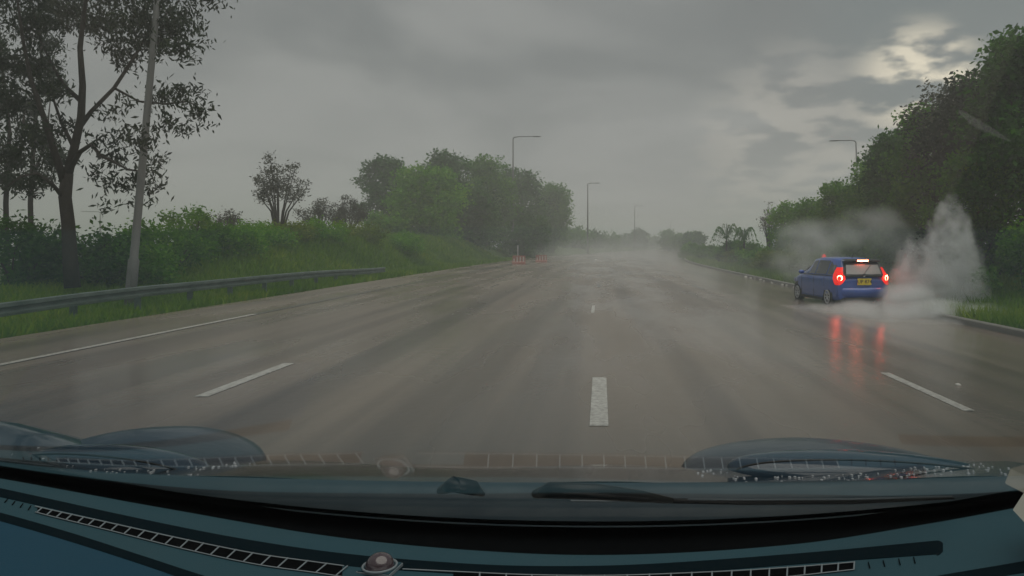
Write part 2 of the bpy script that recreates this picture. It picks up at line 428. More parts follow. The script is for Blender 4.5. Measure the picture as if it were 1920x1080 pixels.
def round_tree(x, y, top, rad, lm, n, label, cat='tree', group=None, name='broadleaf_tree', leaf=(.20, .12), low=.25, nl=16, twig=.3, seed=0, ytop=.9, bark='bark', droop=0.1, spread=1.0):
    rn = random.Random(seed); z0 = ground_z(x, y); H = top - z0
    root = empty(name, (x, y, z0)); tag(root, label, cat, group)
    mb = MB(); fork = H*.42
    pts = limb(mb, (0,0,-.2), (rn.uniform(-.2,.2), rn.uniform(-.2,.2), fork), .045*H*.5+.05, .03*H*.5+.03, wob=.03, rnd=rn)
    lobes = []
    zc0, zc1 = low*H, H
    for i in range(nl):
        t = (i+.5)/nl; zz = zc0 + (zc1-zc0)*(t**.8)
        tt = (zz-zc0)/(zc1-zc0); env = math.sqrt(max(.05, 1-(2*tt-.85)**2/1.45))
        a = i*2.4+rn.uniform(-.5,.5); lr = rad*rn.uniform(.30, .48)
        rr = max(0, rad*env - lr)*rn.uniform(.75, 1.05)
        lobes.append((rr*math.cos(a)*spread, rr*math.sin(a), min(zz, H-lr*.9), lr))
        if i % 2 == 0: limb(mb, pts[-1-(i % 3)], (rr*math.cos(a)*.85, rr*math.sin(a)*.85, lobes[-1][2]), .035*H*.3+.02, .015, wob=.05, rnd=rn)
    for i in range(5):    # spiky leaders that break the top outline
        a = rn.uniform(0, 6.28); q = rad*rn.uniform(.1, .6)
        lobes.append((q*math.cos(a), q*math.sin(a), H-.25*rad*rn.uniform(.3, 1.6), rad*.17))
    lobes.append((0, 0, (zc0+zc1)/2, rad*.6))
    mb.build('trunk', M[bark], root, True)
    foliage('crown', lobes, n, lm, leaf[0], leaf[1], root, droop=droop, twig=twig)
    return root
def shrub(x, y, h, rad, lm, n, label, cat='bush', group=None, name='shrub', leaf=(.13, .07), seed=0, twig=.16, upright=.1, sy=1.3):
    rn = random.Random(seed); z0 = ground_z(x, y); root = empty(name, (x, y, z0)); tag(root, label, cat, group)
    lobes = []
    for i in range(11):
        a = rn.uniform(0, 6.28); q = rad*rn.uniform(.15, .8); lr = rad*rn.uniform(.28, .45)
        zz = rn.uniform(.15, 1)*(h-lr*.5)*(1-.35*(q/rad)**2)
        lobes.append((q*math.cos(a), q*math.sin(a)*sy, max(lr*.5, zz), lr))
    mb = MB()
    for i in range(5): limb(mb, (rn.uniform(-.1,.1), rn.uniform(-.1,.1), -.1), Vector(lobes[i][:3]), .03, .01, n=3, rnd=rn)
    mb.build('stem', M['bark'], root)
    foliage('foliage', lobes, n, lm, leaf[0], leaf[1], root, twig=twig, upright=upright)
    return root

# ---- the big gum tree, left foreground
def Q(x, y, D): p = px(x, y, D); return p
D0 = 18.0
bz = ground_z(px(130, 500, D0).x, D0)
base_pt = px(133, 500, D0); base_pt.z = bz
gum = empty('gum_tree', tuple(base_pt)); tag(gum, 'tall dark gum tree with drooping ragged leaves, left of the leaning grey pole', 'tree', 'tall gum trees on the left verge')
def loc(x, y, d=0): return Vector(px(x, y, D0+d)) - base_pt
mb = MB(); K = D0/FPX
def branch(pts, ws, d=0):
    P_ = [loc(a, b, d + (0 if len(c) == 0 else c[0])) for a, b, *c in pts]
    mb.tube(P_, [w*K*.5 for w in ws], 8)
branch([(136, 540), (131, 480), (128, 420), (122, 370), (126, 325)], [27, 24, 22, 21, 20])
branch([(126, 330), (140, 275), (152, 220), (155, 160), (150, 90), (158, 20), (170, -60), (180, -140)], [17, 14, 13, 11, 9, 7, 5, 3])
branch([(148, 240), (172, 208, .3), (214, 165, .6), (250, 110, .8), (285, 50, 1), (330, 10, 1.1), (360, -40, 1.2)], [10, 8, 7, 6, 4, 3, 2])
branch([(122, 345), (104, 290, -.3), (84, 225, -.6), (58, 150, -.8), (42, 70, -1), (30, -20, -1.2)], [15, 12, 9, 7, 5, 3])
branch([(128, 325), (150, 285, -.2), (172, 270, -.4), (188, 292, -.5), (206, 300, -.6), (240, 318, -.7), (272, 322, -.8)], [9, 8, 7, 6, 5, 4, 2])
branch([(120, 372), (98, 345, -.4), (70, 325, -.7), (40, 330, -1), (12, 350, -1.2)], [9, 6, 5, 4, 2])
branch([(152, 190), (120, 160, .4), (96, 120, .7), (70, 60, 1), (60, 0, 1.1)], [9, 7, 5, 4, 2])
branch([(214, 165, .6), (260, 190, .7), (310, 195, .8), (352, 190, .9), (380, 205, .9)], [5, 4, 4, 3, 2])
branch([(140, 280), (115, 230, .5), (98, 180, .6), (90, 130, .7)], [8, 6, 4, 2])
mb.build('trunk', M['bark'], gum, True)
cl_ = [(60,40,62),(130,20,52),(200,45,56),(262,30,52),(318,52,44),(352,28,28),(338,96,28),(236,104,36),(290,80,34),
 (22,120,44),(20,190,40),(52,255,36),(14,290,36),(96,176,30),(66,130,36),(108,238,28),(30,345,30),(92,300,24),(60,345,26),
 (296,180,26),(334,172,26),(368,206,22),(350,240,16),(312,232,20),(270,262,24),(238,246,20),(214,292,26),(284,312,27),
 (252,342,24),(296,345,16),(212,345,18),(196,210,16),(180,268,16),(240,190,14),(372,172,14),(384,230,10),(260,380,14),(200,378,14),(186,330,18),
 (60,-60,80),(190,-70,90),(300,-50,70),(390,-10,34),(380,-80,60),(130,-150,80),(250,-160,80),(370,48,14),(372,80,10)]
lobes = []
for x, y, rr in cl_:
    p = loc(x, y, rng.uniform(-1.6, 1.6)); lobes.append((p.x, p.y, p.z, rr*K*.95))
foliage('crown', lobes, 23000, LM['dark'], .155, .048, gum, droop=.55, twig=.15, per=16, shell=.75)
# thinner gum trunks further back at the very left edge
for i, (x, topx, D, lab) in enumerate(((14, 2, 24, 'slender gum tree at the far left edge behind the big gum tree'), (60, 78, 27, 'thin gum tree seen between the big gum tree and the picture edge'))):
    b = px(x, 470, D); b.z = ground_z(b.x, D); t = empty('gum_tree', tuple(b)); tag(t, lab, 'tree', 'tall gum trees on the left verge')
    kk = D/FPX; mb = MB()
    mb.tube([Vector((0,0,-.2)), Vector(px(x-3, 380, D))-b, Vector(px(x+4, 250, D))-b, Vector(px(topx, 110, D))-b, Vector(px(topx-8, -20, D))-b], [5*kk, 4.3*kk, 3.5*kk, 2.2*kk, 1*kk], 7)
    mb.tube([Vector(px(x+1, 330, D))-b, Vector(px(x+26, 270, D+.5))-b, Vector(px(x+34, 190, D+1))-b], [3*kk, 2*kk, 1*kk], 6)
    mb.build('trunk', M['bark'], t, True)
    lb = [(*(Vector(px(topx+random.uniform(-34, 34), yy, D+random.uniform(-1, 1)))-b), random.uniform(15, 26)*kk) for yy in (-40, 0, 40, 85, 120, 160, 200, 235, 270, 300, 335)]
    foliage('crown', lb, 4200, LM['dark'], .20, .06, t, droop=.6, twig=.17, per=14, shell=.8)

# ---- vegetation on the left bank
left_bushes = [ # px, base px y ignored, D, height, radius, leaf, label
 (20, 19, 2.0, 1.5, 'deep', 'large dark bush at the left edge of the picture, behind the guardrail'),
 (75, 22, 1.0, 1.2, 'deep', 'low dark bush right of the large dark bush, left of the gum tree trunk'),
 (185, 20, 1.5, 1.2, 'deep', 'dark bush between the gum tree trunk and the leaning grey pole'),
 (262, 21, 1.5, 1.2, 'mid', 'leafy bush just right of the leaning grey pole'),
 (312, 23, 1.6, 1.3, 'mid', 'second bush right of the leaning grey pole, mid green'),
 (368, 26, 1.85, 1.2, 'mid', 'bush with a raised pointed top behind the guardrail'),
 (425, 28, 1.0, 1.3, 'bright', 'green bush left of the sparse thin tree'),
 (480, 31, .9, 1.4, 'bright', 'low green bush at the foot of the sparse thin tree'),
 (545, 34, .6, 1.5, 'lime', 'yellow-green bush right of the sparse thin tree, on the bank top'),
 (610, 37, .6, 1.5, 'bright', 'low bush below the pale blossoming shrubs'),
 (680, 42, .6, 1.6, 'lime', 'yellow-green low bush at the left foot of the round trees'),
 (750, 47, .6, 1.8, 'bright', 'low bush on the bank in front of the bright green tree'),
]
for i, (x, D, h, rad, lk, lab) in enumerate(left_bushes):
    X = (x-AX)/FPX*D
    shrub(X, D, h, rad, LM[lk], 5200, lab, 'bush', 'bushes on the left bank', seed=20+i, leaf=(.13, .07))
p = px(362, 400, 27)
# sparse thin tree
def thin_tree(x, D, ytop, w, n, label, lk='grey', seed=1, leaf=(.16, .06)):
    rn = random.Random(seed); b = px(x, 440, D); b.z = ground_z(b.x, D); t = empty('sparse_tree', tuple(b)); tag(t, label, 'tree', 'sparse thin trees on the bank')
    top = px(x, ytop, D).z - b.z; kk = D/FPX; W = w*kk; mb = MB(); lb = []
    for i in range(13):
        a = rn.uniform(0, 6.28); sx = (i/6-1)*W*.95; tx = Vector((sx+rn.uniform(-.2,.2), math.sin(a)*W*.5, top*rn.uniform(.75, 1)*(1-.3*abs(sx/W))))
        p0 = Vector((0, 0, -.1)); p1 = Vector((tx.x*.35, tx.y*.3, top*.38)); p2 = tx*.8+Vector((0, 0, .1))
        mb.tube([p0, p1, p2, tx], [.07, .045, .025, .01], 5)
        for q in (.55, .75, 1.0): 
            c = p1.lerp(tx, q); lb.append((c.x+rn.uniform(-.2,.2), c.y, c.z, rn.uniform(.2, .45)*W*.5))
    mb.build('trunk', M['bark'], t, True)
    foliage('crown', lb, n, LM[lk], leaf[0], leaf[1], t, twig=.16, per=8, shell=1.0, upright=.2)
thin_tree(522, 40, 292, 52, 3300, 'tall sparse wispy tree standing alone above the left bank', seed=3)
thin_tree(600, 48, 366, 40, 2200, 'low sparse tree between the tall wispy tree and the round trees', seed=5)
thin_tree(655, 52, 362, 36, 3600, 'thicker grey-green small tree left of the dark round tree', seed=8)
thin_tree(430, 36, 388, 26, 1000, 'smallest sparse sapling left of the tall wispy tree', seed=9)
for i, (x, D, h, lab) in enumerate(((500, 42, .8, 'pale blossoming shrub at the foot of the tall wispy tree'), (575, 46, .9, 'pale blossoming shrub right of the tall wispy tree'), (640, 50, 1.1, 'pale blossoming shrub nearest the round trees'), (676, 53, 1.3, 'pale shrub touching the left side of the round trees'))):
    shrub((x-AX)/FPX*D, D, h, 1.1, LM['pale'], 1100, lab, 'shrub', 'pale blossoming shrubs', name='blossoming_shrub', leaf=(.12, .07), seed=60+i, upright=.5)

# ---- the round group of trees in the middle
grp = 'round trees on the left of the road'
round_tree(px(722, 0, 75).x, 75, 10.6, 3.1, LM['deep'], 9000, 'dark tree at the left end of the round group', group=grp, seed=1, leaf=(.34, .2), twig=.35, low=.22)
round_tree(px(800, 0, 68).x, 68, 8.9, 4.7, LM['bright'], 17000, 'bright green bushy tree at the left front of the round group', group=grp, seed=2, leaf=(.32, .2), twig=.35, low=.02)
round_tree(px(838, 0, 77).x, 77, 11.2, 3.6, LM['deep'], 12000, 'tree with the highest dark top, behind the bright green tree', group=grp, seed=3, leaf=(.34, .2), twig=.35, low=.1)
round_tree(px(912, 0, 84).x, 84, 11.6, 4.2, LM['mid'], 14000, 'mid green tree in the centre of the round group, left of the far lamp post', group=grp, seed=4, leaf=(.34, .2), twig=.35, low=.03)
round_tree(px(880, 0, 74).x, 74, 7.4, 3.6, LM['deep'], 9000, 'lower dark tree in front of the centre of the round group', group=grp, seed=14, leaf=(.34, .2), twig=.35, low=.0)
round_tree(px(970, 0, 96).x, 96, 11.2, 4.4, LM['deep'], 13000, 'dark tree in front of the foot of the far lamp post', group=grp, seed=5, leaf=(.36, .22), twig=.4, low=.03)
round_tree(px(1036, 0, 114).x, 114, 11.0, 4.1, LM['mid'], 12000, 'rounded tree at the right end of the group, leaning over the road', group=grp, seed=6, leaf=(.38, .24), twig=.4, low=.18)
round_tree(px(1010, 0, 108).x, 108, 7.0, 3.4, LM['deep'], 7000, 'low dark tree below the rounded right-hand tree', group=grp, seed=7, leaf=(.38, .24), twig=.4, low=.0)

shrub(px(738, 0, 66).x, 66, 4.3, 2.6, LM['bright'], 8000, 'bright green bush filling the foot of the dark tree at the left end', 'bush', 'bushes on the left bank', seed=301, leaf=(.3, .18), twig=.3)
shrub(px(985, 0, 82).x, 82, 5.2, 3.0, LM['deep'], 8000, 'dark bush between the round trees behind the two barriers', 'bush', 'bushes on the left bank', seed=302, leaf=(.3, .18), twig=.3)
# ---- far trees
far = [(1075, 150, 4.9, 4.5, 'mid'), (1108, 170, 4.7, 4.0, 'deep'), (1138, 190, 4.0, 4.5, 'mid'), (1165, 230, 4.0, 5, 'deep'),
       (1196, 250, 7.2, 4.6, 'deep'), (1222, 300, 5.2, 5.0, 'mid'), (1252, 200, 5.4, 3.6, 'mid'), (1278, 180, 4.0, 3.2, 'mid'), (1300, 150, 4.0, 3.0, 'deep')]
flab = ['low tree on the left verge beyond the round group', 'small dark tree at the foot of the second far lamp post', 'low far tree where the left verge fades into the haze', 'last low tree before the road vanishes',
        'feathery tree standing at the end of the road behind the third far lamp post', 'faint low tree at the end of the road right of the feathery tree', 'small dome-shaped tree at the end of the right verge', 'low bush-like tree right of the dome-shaped tree', 'low dark tree at the far end of the right hedge']
for i, (x, D, top, rad, lk) in enumerate(far):
    round_tree(px(x, 0, D).x, D, top, rad, LM[lk], 3500, flab[i], group='far trees in the haze', seed=30+i, leaf=(.55, .35), twig=.5, low=.05, nl=10)

# ---- right side: trees and shrubs on the central reserve
grp = 'trees on the right verge'
RT = [ (1925, 22.5, 7.9, 2.6, 'deep', 19000, 'tallest dark tree cut by the right edge of the picture'),
       (1835, 25.5, 7.5, 2.4, 'dark', 16000, 'dark tree just left of the tallest one at the right edge'),
       (1775, 28, 7.7, 2.1, 'grey', 4200, 'thin-leaved tree with sky showing through near the top right'),
       (1745, 30, 7.2, 2.3, 'mid', 15000, 'dark green tree above the tall plume of spray'),
       (1680, 33, 6.5, 2.2, 'deep', 14000, 'tree directly above the blue car and its spray'),
       (1640, 37, 5.7, 2.1, 'mid', 11000, 'tree in front of the foot of the right lamp post'),
       (1580, 42, 5.0, 2.2, 'mid', 10000, 'rounded green tree left of the right lamp post'),
       (1525, 47, 4.4, 2.1, 'mid', 9000, 'low rounded tree above the front of the blue car'),
       (1475, 52, 4.4, 2.0, 'bright', 8000, 'bright green tree at the left end of the right-hand row') ]
for i, (x, D, top, rad, lk, n, lab) in enumerate(RT):
    round_tree(px(x, 0, D).x, D, top, rad, LM[lk], n, lab, group=grp, seed=50+i, leaf=(.19, .11) if lk != 'grey' else (.15, .07), twig=.22 if lk != 'grey' else .16, low=.02 if lk != 'grey' else .5)
thin_tree(1442, 56, 376, 16, 500, 'thin bare-topped sapling left of the bright green tree on the right', seed=12)
# understorey
US = [(1925, 20.5, 2.0, 1.4, 'mid', 'leafy bush in the lower right corner of the greenery, right of the spray'),
      (1885, 23.5, 2.4, 1.5, 'mid', 'dark bush just right of the tall plume of spray'),
      (1815, 24, 4.4, 1.5, 'mid', 'tall green bush with a yellowish top under the trees at the right'),
      (1700, 29, 2.8, 1.7, 'deep', 'dark bush behind the spray of the blue car'),
      (1650, 32, 2.2, 1.7, 'mid', 'green bush behind the roof of the blue car'),
      (1590, 35, 1.7, 1.6, 'mid', 'bush behind the left side of the spray cloud'),
      (1530, 38, 1.3, 1.5, 'lime', 'low yellow-green bush above the front of the blue car'),
      (1490, 42, 1.2, 1.4, 'lime', 'low bush on the kerb left of the blue car'),
      (1450, 46, 1.2, 1.4, 'lime', 'yellow-green bush second from the blue car along the kerb'),
      (1425, 52, 1.2, 1.4, 'bright', 'bright low bush below the thin sapling on the right'),
      (1392, 60, 1.0, 1.5, 'lime', 'low bush below the smaller palm-like shrub'),
      (1360, 70, 1.1, 1.6, 'mid', 'hedge-like bush below the larger palm-like shrub'),
      (1330, 82, 1.6, 1.9, 'mid', 'far hedge-like bush left of the palm-like shrubs'),
      (1305, 96, 1.8, 2.2, 'mid', 'hedge-like bush near the far end of the right verge'),
      (1292, 112, 2.0, 2.2, 'bright', 'last hedge-like bush at the far end of the right verge')]
for i, (x, D, h, rad, lk, lab) in enumerate(US):
    X = px(x, 0, D).x; X = max(X, 9.2+shift(D)+rad*.3)
    shrub(X, D, h, rad, LM[lk], 5200, lab, 'bush', 'bushes on the right verge', seed=90+i, leaf=(.14, .08) if D < 50 else (.22, .14), sy=1.6)
# palm-like shrubs: arching fronds
def palm(x, D, ytop, w, label, seed):
    rn = random.Random(seed); b = px(x, 480, D); b.z = ground_z(b.x, D); t = empty('palm_shrub', tuple(b)); tag(t, label, 'palm', 'palm-like shrubs on the right verge')
    H = px(x, ytop, D).z-b.z; W = w*D/FPX; mb = MB(); mb.tube([(0,0,-.1), (0,0,H*.3), (.02,0,H*.62)], [.1,.09,.06], 7); mb.build('trunk', M['bark'], t, True)
    for i in range(16):
        a = i*2.399; rr = W*rn.uniform(.7, 1.1); hz_ = H*rn.uniform(.85, 1.02)
        mb = MB(); P_ = []
        for k_ in range(9):
            q = k_/8; P_.append(Vector((math.cos(a)*rr*q, math.sin(a)*rr*q, H*.6 + (hz_-H*.6)*math.sin(q*2.5)/.98 - .5*H*max(0, q-.55)**1.3)))
        mb.tube(P_, [.02]*8+[.008], 4)
        side = Vector((-math.sin(a), math.cos(a), 0))
        for k_ in range(1, 9):
            for s_ in (-1, 1):
                p0 = P_[k_]; p1 = p0+side*s_*.32*(1-.06*k_)+Vector((math.cos(a)*.1, math.sin(a)*.1, -.20)); dd = Vector((math.cos(a), math.sin(a), 0))*.05
                j = len(mb.v); mb.v += [p0-dd, p0+dd, p1]; mb.f.append((j, j+1, j+2))
        f = mb.build('frond', LM['deep'], t)
        at = f.data.attributes.new('tint', 'FLOAT', 'FACE'); at.data.foreach_set('value', np.full(len(f.data.polygons), rn.uniform(.3, .9), dtype=np.float32))
palm(1362, 62, 420, 30, 'larger palm-like shrub on the right verge', 1)
palm(1395, 58, 426, 22, 'smaller palm-like shrub right of the larger one', 2)
shrub(px(1368, 0, 63).x, 62.5, 2.3, 1.5, LM['deep'], 4000, 'dark bush under the larger palm-like shrub', 'bush', 'bushes on the right verge', seed=200, leaf=(.2, .12))

shrub(px(1400, 0, 60).x, 59, 1.9, 1.4, LM['mid'], 4000, 'green bush under the smaller palm-like shrub', 'bush', 'bushes on the right verge', seed=201, leaf=(.2, .12))

# ------------------------------------------------------------------ grass
def grass(name, n, xr0, xr1, y0, y1, hgt, label, pw=2.0):
    u = rng.uniform(0, 1, n); y = y0+(y1-y0)*u**pw; xr = rng.uniform(xr0, xr1, n)
    C = np.empty((n, 3))
    for i in range(n):
        X = xr[i]+shift(y[i]); C[i] = (X, y[i], ground_z(X, y[i])-.03)
    h = hgt*rng.uniform(.4, 1.3, n)*(1+.6*u); a = rng.uniform(0, 6.28, n); w = .012+.0012*y
    side = np.stack([np.cos(a)*w, np.sin(a)*w, np.zeros(n)], 1)
    tip = C + np.stack([rng.normal(0, .35, n)*h, rng.normal(0, .35, n)*h, h], 1)
    V = np.stack([C-side, C+side, tip], 1).reshape(-1, 3)
    patch = np.array([mnoise.noise(Vector((c[0]*.35, c[1]*.25, 1))) for c in C])*.5
    o = fast_mesh(name, V, 3, LM['grass'], None, np.clip(.5+patch+rng.uniform(-.25, .25, n), 0, 1))
    tag(o, label, 'grass', kind='stuff')
grass('grass', 90000, -17, -9.35, 9, 75, .20, 'short green grass on the left bank behind and under the guardrail')
grass('grass', 42000, 8.7, 14, 12, 110, .26, 'rough green grass on the verge behind the right kerb')

# ------------------------------------------------------------------ guardrail
gr = empty('guardrail', (-10.1, 10, 0)); tag(gr, 'long low grey steel guardrail along the left edge of the road', 'guardrail')
def rail_panel(y0, y1, z):
    prof = [(0, .07), (.05, .085), (.055, .135), (.0, .165), (.0, .205), (.055, .235), (.05, .295), (0, .31), (-.008, .31), (-.008, .07)]
    P_ = []
    for y in (y0, y1):
        P_.append([(x_, y-10, z-.32+h_) for x_, h_ in prof])
    return MB().grid(P_).build('rail_panel', M['galv'], gr)
def rz(y): return .46 + .10*sstep((y-10)/6) - .12*sstep((y-24)/10)
for i, y in enumerate(np.arange(-2, 38, 4.0)):
    if i == 9: continue
    P_ = []
    prof = [(0, .07), (.05, .085), (.055, .135), (.0, .165), (.0, .205), (.055, .235), (.05, .295), (0, .31), (-.008, .31), (-.008, .07)]
    for q in (0, .5, 1):
        yy = y + q*4.0 - (.02 if q == 1 else 0); P_.append([(x_+(.004 if i % 2 else 0), yy-10, rz(yy)-.32+h_) for x_, h_ in prof])
    MB().grid(P_).build('rail_panel', M['galv'], gr)
    for q in (0.05, 2.0):
        yy = y+q; m2 = MB(); m2.box((-.10, yy-10, (rz(yy)-.5)/2-.0), (.12, .06, rz(yy)+.42)); m2.box((-.025, yy-10, rz(yy)-.16), (.035, .1, .18)); m2.build('post', M['galv'], gr)

# ------------------------------------------------------------------ lamp posts
def lamp_post(x, y, top, arm, label, r0=.11, m='polefar', lean=0., z0=None, armz=.25, group='lamp posts along the road'):
    z0 = ground_z(x, y) if z0 is None else z0; root = empty('street_lamp', (x, y, z0)); root.rotation_euler = (0, R(lean), 0); tag(root, label, 'lamp post', group)
    H = top-z0
    b = MB(); b.tube([(0,0,-.2), (0,0,1.2), (0,0,1.25), (0,0,H*.5), (0,0,H)], [r0*1.35, r0*1.3, r0, r0*.8, r0*.5], 12); b.build('pole', M[m], root, True)
    MB().box((0, -r0*1.36, .75), (r0*1.2, .02, .5)).build('access_door', M[m], root)
    if arm:
        a = MB(); a.tube([(0,0,H-.02), (arm*.06,0,H+armz*.6), (arm*.25,0,H+armz*.9), (arm,0,H+armz)], [r0*.5, r0*.42, r0*.4, r0*.36], 8); a.build('arm', M[m], root, True)
        s = 1 if arm > 0 else -1
        h = MB(); h.lathe([(0.02, -.5), (.11, -.35), (.15, 0), (.12, .35), (.03, .5)], (0,0,0), 12, 'x'); o = h.build('lamp_head', M[m], root, True)
        o.scale = (1.1, 1, .5); o.location = (arm+s*.35, 0, H+armz)
    return root
lamp_post(px(242, 500, 17).x, 17, 11.8, 2.2, 'tall pale grey pole leaning right beside the big gum tree', r0=.088, m='pole', lean=5.2)
lamp_post(px(962, 0, 88).x, 88, 14.4, 2.5, 'lamp post whose lit-off head rises above the round group of trees', r0=.13)
lamp_post(px(1102, 0, 127).x, 127, 12.1, 1.2, 'lamp post standing free to the right of the round group of trees', r0=.15)
lamp_post(px(1190, 0, 200).x, 200, 12.1, 1.5, 'far lamp post at the end of the road behind the feathery tree', r0=.14)
lamp_post(px(1257, 0, 320).x, 320, 12.0, 1.5, 'farthest lamp post, a faint line above the dome-shaped tree', r0=.14)
lamp_post(px(1612, 0, 75).x, 75, 12.1, -1.9, 'lamp post rising out of the trees on the right', r0=.13, lean=-2.0)
lamp_post(px(188, 0, 150).x, 150, 8.2, -3.2, 'small distant lamp post right of the gum tree trunk', r0=.2)

# ------------------------------------------------------------------ barriers, marker post, studs, debris
def barrier(x, y, label, s=1.0):
    t = empty('road_barrier', (x, y, cross(x-shift(y)))); t.scale = (s,)*3; tag(t, label, 'barrier', 'red and white plastic barriers')
    b = MB(); w = .5
    P_ = [[(-w, -.24, 0), (w, -.24, 0)], [(-w, -.22, .14), (w, -.22, .14)], [(-w, -.1, .22), (w, -.1, .22)], [(-w*.96, -.08, .66), (w*.96, -.08, .66)],
          [(-w*.96, .08, .66), (w*.96, .08, .66)], [(-w, .1, .22), (w, .1, .22)], [(-w, .22, .14), (w, .22, .14)], [(-w, .24, 0), (w, .24, 0)]]
    b.grid(P_); n = len(b.v); b.f.append(tuple(range(0, 16, 2))); b.f.append(tuple(range(1, 17, 2))[::-1])
    b.build('body', M['red'], t)
    for i, q in enumerate((-.36, -.12, .12, .36)):
        MB().box((q, -.125, .36 if i else .3), (.085, .05, .40 if i else .25)).build('reflector', M['white'], t)
barrier(px(973, 0, 56).x, 56, 'left one of the two small red and white barriers at the far road edge')
barrier(px(1015, 0, 62).x, 62, 'right one of the two small red and white barriers at the far road edge', .95)
mp = empty('marker_post', (px(971, 0, 60).x, 60, -.1)); tag(mp, 'thin white marker post above the left red and white barrier', 'post')
MB().tube([(0,0,0), (0,0,1.55)], .035, 8).build('stake', M['white'], mp); MB().box((0, -.05, 1.4), (.1, .02, .22)).build('reflector', M['rim'], mp)
rp = px(1545, 490, 30); rp.z = ground_z(rp.x, 30)
t = empty('marker_post', tuple(rp)); tag(t, 'marker post with a lit red lamp behind the roof of the blue car', 'post')
hz_ = px(1545, 481, 30).z - rp.z
MB().tube([(0,0,-.1), (0,0,hz_-.1)], .03, 8).build('stake', M['pole'], t)
b = MB(); b.lathe([(.02, -.10), (.06, -.08), (.09, 0), (.06, .07), (.02, .10)], (0, 0, 0), 14); o = b.build('lamp', M['lamp_red'], t, True); o.location = (0, 0, hz_)
st = MB(); st.lathe([(0.001, .05), (.06, .045), (.1, .0)], (px(1117, 0, 72).x, 72, 0.01), 10)
tag(st.build('road_stud', mat('glowing_stud', (.8, .8, .75), .2, emit=((1, 1, .9), .5)), smooth=True), 'bright round road stud on the far centre line', 'road stud').scale = (1, 1, 1)  # stud is no lamp: emission stands in for the light it reflects
def pebble(x, y, r, label, seed):
    bm = bmesh.new(); bmesh.ops.create_icosphere(bm, subdivisions=2, radius=r)
    for v in bm.verts: v.co *= 1+.35*mnoise.noise(v.co*9/r*.1+Vector((seed, 0, 0))); v.co.z *= .6
    me = bpy.data.meshes.new('pebble'); bm.to_mesh(me); bm.free(); me.materials.append(M['stone'])
    o = bpy.data.objects.new('pebble', me); col.objects.link(o); o.location = (x, y, ground_z(x, y)+r*.3); tag(o, label, 'stone')
q = 1.85*FPX/(692-AY); pebble((1796-AX)/FPX*8.0, 8.0, .03, 'small pale stone on the wet road right of the lane dash', 3)
pebble((57-AX)/FPX*12.6, 12.6, .045, 'small pale stone on the grass edge below the guardrail', 5)
# loose pale stones along the right kerb
for i in range(14):
    y = 27+i*1.15+rng.uniform(-.3, .3); pebble(8.36+shift(y)+rng.uniform(-.1, .15), y, rng.uniform(.05, .10), 'pale wet stone lying along the right kerb ahead of the blue car', 10+i)
for o in list(col.objects):
    if o.name.startswith('pebble') and 'lying along the right kerb' in o['label']: o['group'] = 'pale stones along the right kerb'

# hills
hv = MB(); P_ = []
for j in range(5):
    row = []
    for i in range(60):
        x = -500+i*28; y = 1350+j*70; hgt = (8+3*abs(mnoise.noise(Vector((x*.004, 7, 0))))+4*math.exp(-((x-60)/160)**2))*math.sin(math.pi*j/4.0)
        row.append((x+shift(y)*.3, y, hgt-1))
    P_.append(row)
hv.grid(P_); tag(hv.build('hills', M['hill'], smooth=True), kind='structure')

